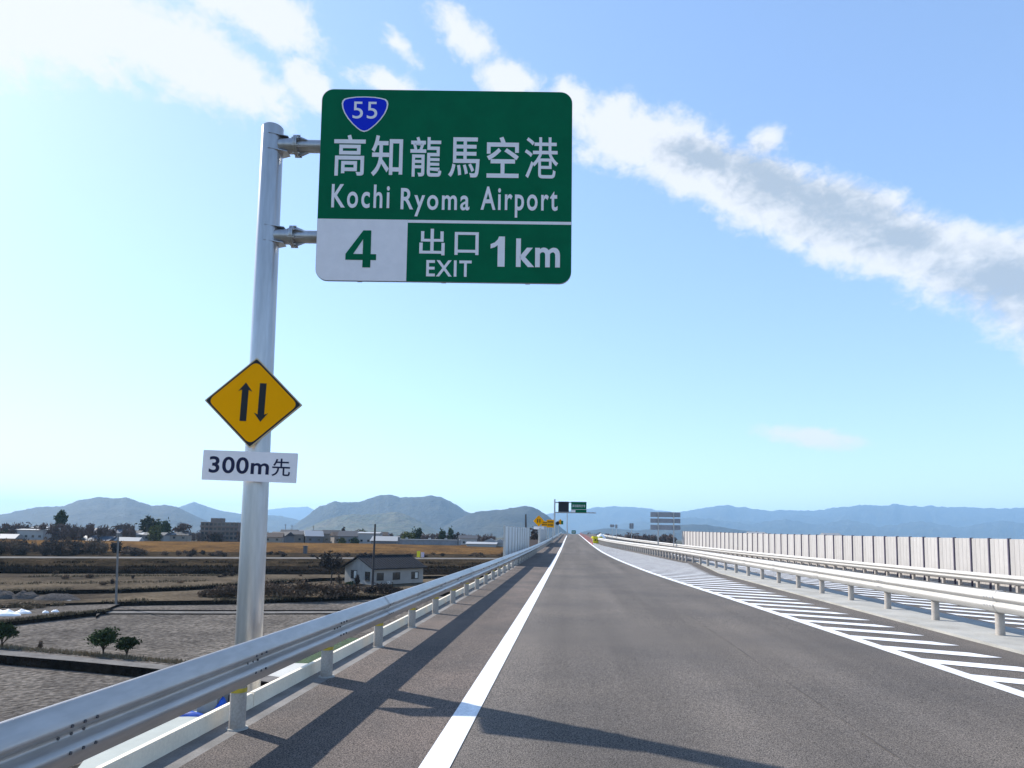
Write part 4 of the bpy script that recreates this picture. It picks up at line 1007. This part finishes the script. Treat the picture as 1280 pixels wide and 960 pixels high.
# ------------------------------------------------------------------ far town
TZ = -6.9
rnd = random.Random(21)
roofs = [mat('roof_grey', (0.05, .052, .06), .7, objrand=.4), mat('roof_brown', (0.06, .042, .034), .8, objrand=.3), mat('roof_blue', (0.05, .07, .10), .7, objrand=.3), mat('roof_pale', (0.28, .285, .29), .6, objrand=.2)]
walls = [mat('wall_white', (0.36, .355, .345), .9, objrand=.25), mat('wall_beige', (0.24, .205, .17), .9, objrand=.25), mat('wall_grey', (0.16, .16, .165), .9, objrand=.2)]
def town_house(px, Y, w, d_, h, rh, rot, label, wm, rm, name='house', group='houses of the far town', hip=False, base=TZ):
    p = AT(px, 670, Y); t = thing(name, (p.x, p.y, base), label, 'house' if name == 'house' else 'building', group, rz=rot)
    x, y_ = w / 2, d_ / 2; o_ = .5
    MB().add([(-x, -y_, 0), (x, -y_, 0), (x, y_, 0), (-x, y_, 0), (-x, -y_, h), (x, -y_, h), (x, y_, h), (-x, y_, h), (-x, 0, h + rh), (x, 0, h + rh)], [(0, 1, 5, 4), (1, 2, 6, 9, 5), (2, 3, 7, 6), (3, 0, 4, 8, 7)]).build('wall', wm, t)
    s_ = rh / y_; hx = min(x * .5, y_) if hip else 0
    mb = MB().add([(-x - o_, -y_ - o_, h - o_ * s_ + .05), (x + o_, -y_ - o_, h - o_ * s_ + .05), (x + o_ - hx, 0, h + rh + .15), (-x - o_ + hx, 0, h + rh + .15), (-x - o_, y_ + o_, h - o_ * s_ + .05), (x + o_, y_ + o_, h - o_ * s_ + .05)], [(0, 1, 2, 3), (3, 2, 5, 4), (0, 3, 4), (1, 5, 2)])
    mb.build('roof', rm, t)
    n = max(1, int(w / 3.2))
    for k in range(n):
        for fl in range(max(1, int(h / 2.8))):
            xx = -x + (k + .5) * w / n; MB().box(xx - .6, xx + .6, -y_ - .03, -y_ - .006, fl * 2.8 + 1.0, fl * 2.8 + 2.1).build('window', glass, t)
    return t
names = 0
HS = [(40, 300, 16, 8, 5.2, .3, .1, 0, 3), (54, 320, 8, 8, 6.3, .5, .1, 0, 3), (112, 330, 14, 8, 4.2, 1.5, .1, 2, 2), (128, 340, 9, 8, 4.6, 1.8, -.2, 2, 0), (140, 320, 10, 7, 4.3, 1.6, .2, 0, 2), (152, 335, 8, 7, 4.5, 1.4, 0, 0, 3), (165, 330, 9, 8, 4.0, 1.5, .3, 1, 0),
      (182, 330, 12, 8, 3.7, .8, 0, 0, 3), (196, 330, 10, 8, 3.5, 1.2, .2, 0, 0), (212, 345, 10, 8, 3.9, .9, -.1, 2, 3), (226, 345, 9, 8, 3.6, 1.4, .3, 1, 0),
      (342, 330, 9, 8, 3.6, 1.9, .3, 1, 1), (352, 345, 10, 8, 4.2, 1.8, -.2, 2, 0), (362, 380, 9, 8, 5.5, 1.8, .2, 0, 0), (372, 360, 9, 7, 5.0, 1.6, .1, 1, 0), (381, 390, 10, 8, 5.3, 1.9, -.3, 0, 2), (392, 360, 9, 9, 4.2, 2.6, .5, 2, 3), (404, 380, 10, 8, 5.4, 1.8, .1, 0, 0), (414, 370, 9, 8, 5.6, 1.8, .3, 1, 0),
      (427, 360, 10, 8, 4.6, 1.8, .6, 1, 1), (439, 350, 12, 8, 4.6, 2.4, .15, 2, 0), (452, 370, 9, 8, 4.8, 1.8, -.2, 0, 2), (463, 350, 11, 8, 6.1, .5, .05, 0, 3), (474, 372, 9, 7, 5.2, 1.6, .3, 1, 1), (483, 330, 13, 9, 2.6, 2.0, 0, 2, 3), (585, 350, 9, 8, 4.3, 1.4, .2, 0, 0)]
rr = random.Random(77)
for i in range(18):
    HS.append((rr.uniform(334, 498), rr.uniform(400, 480), rr.uniform(8, 12), rr.uniform(7, 9), rr.uniform(2.5, 4.6), rr.uniform(1.4, 2.4), rr.uniform(-.5, .5), rr.choice((0, 1, 2, 2)), rr.choice((0, 0, 1, 2))))
for i in range(6):
    HS.append((rr.uniform(5, 175), rr.uniform(285, 300), rr.uniform(8, 12), rr.uniform(7, 9), rr.uniform(.6, 1.6), rr.uniform(1.2, 1.8), rr.uniform(-.5, .5), rr.choice((0, 1, 2)), rr.choice((0, 2, 3))))
HS.sort(key=lambda t: t[0])
txt = ['white', 'beige', 'grey']; rtxt = ['dark grey', 'brown', 'bluish', 'pale']
seen = {}
for i, (px, Y, w, d_, h, rh, rot, wm, rm) in enumerate(HS):
    where = 'left of the apartments' if px < 240 else 'right of the sign pole' if px < 395 else 'left of the dark pole' if px < 466 else 'right of the dark pole'
    lab = f'far {txt[wm]} house with {rtxt[rm]} roof, {where}'
    seen[lab] = seen.get(lab, 0) + 1
    if seen[lab] > 1: lab = lab.replace('far ', ('', '', 'second far ', 'third far ', 'fourth far ', 'fifth far ', 'sixth far ', 'seventh far ')[min(7, seen[lab])], 1).replace('house', 'house from the left', 1)
    town_house(px, Y, w, d_, h + 2.2, rh, rot, lab, walls[wm], roofs[rm])
# white sheds with saw gables, long grey shed, apartment block
town_house(603, 300, 13, 9, 4.4, .7, .02, 'long low white building beside the gabled sheds', walls[0], roofs[3], 'shed', None)
town_house(613.5, 305, 8, 9, 4.8, 1.9, RAD(90) + .1, 'left white gabled shed beyond the golden grass', walls[0], roofs[3], 'shed', None)
town_house(625.5, 305, 8, 9, 4.7, 1.8, RAD(90) + .1, 'right white gabled shed beyond the golden grass', walls[0], roofs[3], 'shed', None)
town_house(669, 200, 9, 7, 5.5, 1.6, .3, 'pale house with brown roof behind the screen panels', walls[0], roofs[1], 'house', None)
gh_m = mat('grey_cladding', (0.25, .255, .27), .7, var=.2, scale=.6)
a = AT(538, 670, 310); t = thing('long_shed', (a.x, a.y, TZ), 'long low grey shed wall beyond the golden grass', 'shed')
xw = 75 / 2 * 310 / FPX
MB().box(-xw, xw, -4, 4, 0, 5.6).build('wall', gh_m, t)
for k in range(16): MB().box(-xw + (k + .02) * 2 * xw / 16, -xw + (k + .94) * 2 * xw / 16, -4.1, -4.005, 1.2, 5.2).build('cladding_panel', gh_m, t)
MB().box(-xw - .2, xw + .2, -4.3, 4.3, 5.6, 5.85).build('roof', roofs[3], t)
for k in (-.78, .0, .55): MB().box(xw * k - .5, xw * k + .5, -2, -1, 5.85, 6.6).build('roof_vent', walls[0], t)
for k in (-1, 1): MB().box(xw * k - .4, xw * k + .4, -4.6, -4.31, 0, 6.8).build('gate_pillar', walls[2], t)
ap = AT(278, 670, 430); t = thing('apartment_block', (ap.x, ap.y, TZ), 'brown flat-roofed apartment block left of the sign pole', 'building', rz=.05)
brk = mat('brown_block_wall', (0.20, .155, .13), .9, var=.25, scale=.3)
aw = 49 * 430 / FPX / 2; ah = AT(278, 653.5, 430).z - TZ
MB().box(-aw, aw, -5, 5, 0, ah).build('wall', brk, t)
MB().box(-aw * .55, -aw * .15 + 2, -3, 3, ah, ah + 3.0).build('stair_tower', brk, t)
MB().box(-aw - .2, aw + .2, -5.2, 5.2, ah, ah + .35).build('parapet', walls[1], t)
for fl in range(5):
    MB().box(-aw, aw, -6.0, -5.005, ah - 3 * fl - 3.0, ah - 3 * fl - 2.0).build('balcony', brk, t)
    for k in range(9):
        xx = -aw + (k + .5) * 2 * aw / 9; MB().box(xx - .9, xx + .9, -5.05, -5.006, ah - 3 * fl - 1.95, ah - 3 * fl - .35).build('window', glass, t)
wt = AT(73.5, 664, 310); t = thing('water_tower', (wt.x, wt.y, TZ), 'small white cylindrical tank below the dark conifer', 'tank')
MB().tube((0, 0, 0), (0, 0, wt.z - TZ - 1), .3, n=8).build('stand', walls[2], t); MB().tube((0, 0, wt.z - TZ - 1), (0, 0, wt.z - TZ + 1.7), .75, n=12).build('tank', walls[0], t)

# trees and thickets of the plain
def far_base(px, Y): p = AT(px, 670, Y); return Vector((p.x, p.y, TZ))
def hz_at(px, py, Y): return AT(px, py, Y).z - TZ
leafy_tree('conifer', far_base(73, 340), 6.8, hz_at(73, 640.5, 340), ever, 'tall dark conifer rising above the brown thicket', 1800, .8, 91, trunk=.45)
leafy_tree('broadleaf_tree', far_base(187, 345), 11.5, hz_at(187, 645.5, 345), mat('dark_olive', (.05, .055, .022), .8, color2=(.022, .026, .013), scale=.4), 'large dark evergreen tree left of the apartment block', 2200, .85, 92, trunk=.2)
leafy_tree('broadleaf_tree', far_base(203, 342), 8, hz_at(203, 649, 342), ever, 'second dark evergreen tree against the large one', 1500, .8, 93, trunk=.2)
leafy_tree('bamboo_clump', far_base(193, 325), 6.5, hz_at(193, 655, 325), olive, 'yellow-green bamboo clump before the large dark tree', 900, .7, 94, trunk=.15)
bare_tree('bare_tree', far_base(228, 350), hz_at(228, 650, 350), 'far bare spreading tree between dark tree and apartments', 95, m=twig, spread=.9)
leafy_tree('round_tree', far_base(267, 330), 8, hz_at(267, 666, 330) , dark_brush, 'dark round tree before the apartment block', 900, .7, 96, trunk=.2)
for i, (px, py, w, m, Y, lab) in enumerate(((522, 659.5, 6, ever, 345, 'taller round evergreen behind the long grey shed'), (508, 665, 8, olive, 340, 'olive green tree left of the evergreen behind the shed'), (553, 660.5, 4.5, ever, 380, 'round dark tree right of the long shed trees'), (563, 661, 4.2, ever, 380, 'pointed dark tree beside the round dark one'), (453, 662.5, 11, olive, 390, 'wide yellow-green bamboo grove above the roofs'), (429, 660.5, 4, dark_brush, 400, 'small dark tree above the far roofs'), (573, 667, 8, dark_brush, 380, 'low dark trees left of the white sheds'), (668, 661, 6, dark_brush, 240, 'dark tree behind the pale screens'), (10, 661, 9, ever, 320, 'dark green tree at the left edge of the thicket'), (443, 672, 5, ever, 340, 'dark garden tree between the far roofs'), (428, 673, 4, olive, 335, 'small olive garden tree between the far roofs'))):
    leafy_tree('far_tree', far_base(px, Y), w, hz_at(px, py, Y), m, lab, 1000, .65, 100 + i, trunk=.25)
# bare brown thicket on the far bank at the left
protos = []
for k in range(4):
    t = thing('thicket_tree', (0, 0, 0), 'bare brown tree in the far thicket at left', 'tree', 'bare trees of the far thicket')
    branches(1.0, .02, 200 + k, 3, .8, 5).build('trunk', twig, t)
    link('crown', leaves(420, .34, .34, .42, .05, 210 + k, aspect=3.5, clumps=14, shell=.3), twig, t, (0, 0, .58)); protos.append(t)
ZL = 'bare brown tree in the far thicket at left'
def spawn(k, loc_, s, sw=1.0, used=[], label=None, group=None):
    src = protos[k]
    if k not in used: used.append(k); c = src
    else:
        c = src.copy(); COL.objects.link(c)
        for ch in src.children: part(ch, c)
    if label: c['label'] = label; c['group'] = group
    c.location = loc_; c.scale = (s * sw, s * sw, s); c.rotation_euler = (0, 0, rnd.uniform(0, 6.28)); return c
for i in range(64):
    px = rnd.uniform(-30, 172); Y = rnd.uniform(285, 345); py = rnd.uniform(650.5, 660)
    spawn(i % 4, far_base(px, Y), hz_at(px, py, Y), rnd.uniform(.5, .8))
for i in range(40):
    px = rnd.uniform(210, 480); Y = rnd.uniform(380, 430); spawn(i % 4, far_base(px, Y), hz_at(px, rnd.uniform(661, 668), Y), rnd.uniform(.5, .8), label='bare brown tree among the far town roofs', group='bare trees among the town roofs')
for i in range(40):
    px = rnd.uniform(480, 640); Y = rnd.uniform(400, 480); spawn(i % 4, far_base(px, Y), hz_at(px, rnd.uniform(664, 670), Y), rnd.uniform(.6, .9), label='bare tree behind the long grey shed and white sheds', group='bare trees behind the sheds')
# shrub belts on the river bank: brown at left, sparser to the right
sp_ = []
for k in range(4):
    t = thing('bank_shrub', (0, 0, 0), 'brown leafless shrub on the near river bank', 'shrub', 'shrubs along the river bank')
    link('foliage', leaves(420, .5, .5, .55, .075, 300 + k, aspect=2.6, clumps=12, shell=.3), brush if k % 2 else dark_brush, t, (0, 0, .42)); sp_.append(t)
used2 = set()
def spawn2(k, loc_, w, h, label=None, group=None):
    src = sp_[k]
    if k not in used2: used2.add(k); c = src
    else:
        c = src.copy(); COL.objects.link(c)
        for ch in src.children: part(ch, c)
    if label: c['label'] = label; c['group'] = group
    c.location = loc_; c.scale = (w, w, h); c.rotation_euler = (0, 0, rnd.uniform(0, 6.28))
for i in range(75):
    px = rnd.uniform(-40, 178); py = rnd.uniform(688.5, 694.5); h = rnd.uniform(2.6, 5.2) * (1 if px < 150 else .5)
    spawn2(i % 4, P(px, py, -6.05), rnd.uniform(2.6, 4.8), h)
for i in range(60):
    px = rnd.uniform(170, 640); py = 691 + rnd.uniform(0, 4) + px * .004
    spawn2(i % 4, P(px, py, -6.1), rnd.uniform(1.6, 3.4), rnd.uniform(.6, 1.5) * (1.5 if px < 290 or 325 < px < 400 else 1), 'low dark shrub at the foot of the golden embankment', 'shrubs below the golden embankment')
for i in range(24):
    px = rnd.uniform(-40, 560); spawn2(i % 4, P(px, 719 + rnd.uniform(-1, 14) * (1 if px < 280 else .1), GZ + 1.75), rnd.uniform(.8, 2), rnd.uniform(.4, 1.0), 'small dark weed tuft scattered on the wild field', 'weed tufts on the wild field')
# little signs on the river bank
t = thing('bank_sign', P(523, 697.8, -4.93), 'small yellow notice sign on the bank road', 'sign'); MB().box(-.45, .45, -.03, .03, .3, 1.9).build('panel', yel, t); MB().tube((0, .05, 0), (0, .05, 1.9), .04, n=6).build('post', galv, t)
t = thing('bank_sign', P(528, 697.8, -4.93), 'small pale notice sign right of the yellow one', 'sign'); MB().box(-.45, .45, -.03, .03, .3, 1.6).build('panel', mat('lilac_panel', (.5, .45, .6), .6), t); MB().tube((0, .05, 0), (0, .05, 1.6), .04, n=6).build('post', galv, t)
t = thing('field_sluice', P(381.5, 692, -6.1), 'dark narrow sluice box on the golden bank', 'sluice'); MB().box(-.6, .6, -.4, .4, -.5, 2.6).build('housing', bolt_m, t); MB().box(-.8, .8, -.6, .6, 2.6, 2.8).build('lid', bolt_m, t)

# low woods behind the barrier on the right
for i in range(46):
    px = rnd.choice([rnd.uniform(755, 840), rnd.uniform(925, 1010), rnd.uniform(690, 760)]); Y = rnd.uniform(420, 520)
    if i < 1 or True:
        spawn(i % 4, far_base(px, Y), hz_at(px, rnd.uniform(664.5, 669) if px < 900 else rnd.uniform(663.5, 667.5), Y), rnd.uniform(.7, 1.0), label='low brown treetop showing over the rails and barrier at right', group='treetops beyond the far carriageway')
for i, (px, py, lab) in enumerate(((945, 665, 'tiny pale far rooftop above the barrier at left'), (1038, 666.5, 'tiny white far rooftop above the middle of the barrier'))):
    Y = 450; town_house(px, Y, 10, 8, hz_at(px, py, Y) - 1.2, 1.2, .1, lab, walls[0], roofs[3], 'house', None)

# ------------------------------------------------------------------ works yard below the left rail
yard = mat('yard_concrete', (0.50, .49, .45), .9, var=.2, scale=.4, fine=(8, .08)); pale_g = mat('pale_green_concrete', (0.40, .42, .38), .9, var=.15, scale=.5)
blue = mat('blue_tarp', (0.015, 0.10, 0.52), .45, var=.4, scale=2); grass_g = mat('green_grass', (0.045, 0.085, 0.03), .95, color2=(.025, .045, .02), scale=1.2, fine=(5, .4), bump=1, bscale=5, dist=.2)
terrace('grass_plot', [(345, 829), (370, 812), (420, 795), (470, 800), (440, 835)], GZ + .30, grass_g, .5)
terrace('concrete_pad', [(300, 858), (325, 828), (400, 829.5), (440, 840), (400, 870), (330, 880)], GZ + .33, yard, .5)
terrace('yard_slab', [(60, 1010), (120, 930), (190, 893), (255, 880), (330, 880), (380, 900), (300, 1000), (200, 1060)], GZ + .36, pale_g, .5)
cb = mat('cast_block', (0.34, .34, .32), .9, var=.2, scale=1)
t = thing('concrete_block', P(262, 889, GZ + .36), 'grey concrete block on the yard below the guardrail', 'concrete block', rz=.2); MB().box(-.55, .55, -.5, .5, 0, 1.5).build('block', cb, t); MB().box(-.57, -.551, -.1, .1, 1.0, 1.3).build('slot', bolt_m, t)
t = thing('slotted_block', P(281, 884, GZ + .36), 'slotted concrete block with dark openings beside the plain one', 'concrete block', rz=.15); MB().box(-.9, .9, -.5, .5, 0, 1.9).build('block', cb, t)
for r in range(2):
    for k in range(3): MB().box(-.55 + k * .45, -.42 + k * .45, -.52, -.505, .35 + r * .75, .85 + r * .75).build('slot', bolt_m, t)
o = heap('sand_heap', P(243, 884, GZ + .36), 1.0, .8, .8, mat('sand', (.6, .5, .38), .95, var=.2, scale=3), 41, 20, .2); tag(o, 'small pale sand heap beside the blue sheets', 'sand heap')
for i, (px, py, w, d_, h, lab) in enumerate(((277, 892, .55, .5, .75, 'bright blue bag in front of the slotted block'), (222, 893, 2.2, .5, .22, 'long blue tarpaulin strip on the yard'), (190, 897, .9, .35, .3, 'blue tarpaulin end at the yard corner'), (325, 868, .9, .5, .3, 'blue sheet by the foot of the pole'))):
    o = heap('blue_tarp', P(px, py, GZ + .36), w, d_, h, blue, 50 + i, 18, .4); tag(o, lab, 'tarp')

# ------------------------------------------------------------------ haze
hm = bpy.data.materials.new('haze'); hm.use_nodes = True; hn = hm.node_tree.nodes; hn.clear()
ho = hn.new('ShaderNodeOutputMaterial'); hv = hn.new('ShaderNodeVolumePrincipled')
hv.inputs['Color'].default_value = (0.44, 0.71, 1.0, 1); hv.inputs['Density'].default_value = 0.78e-4; hv.inputs['Anisotropy'].default_value = 0.1; hv.inputs['Density Attribute'].default_value = ''
hm.cycles.homogeneous_volume = True
hm.node_tree.links.new(hv.outputs[0], ho.inputs['Volume'])
hb = MB().box(-24000, 24000, -3100, 19000, -14, 800).build('haze', hm); tag(hb, 'pale blue haze over the plain and mountains', 'haze', kind='stuff')
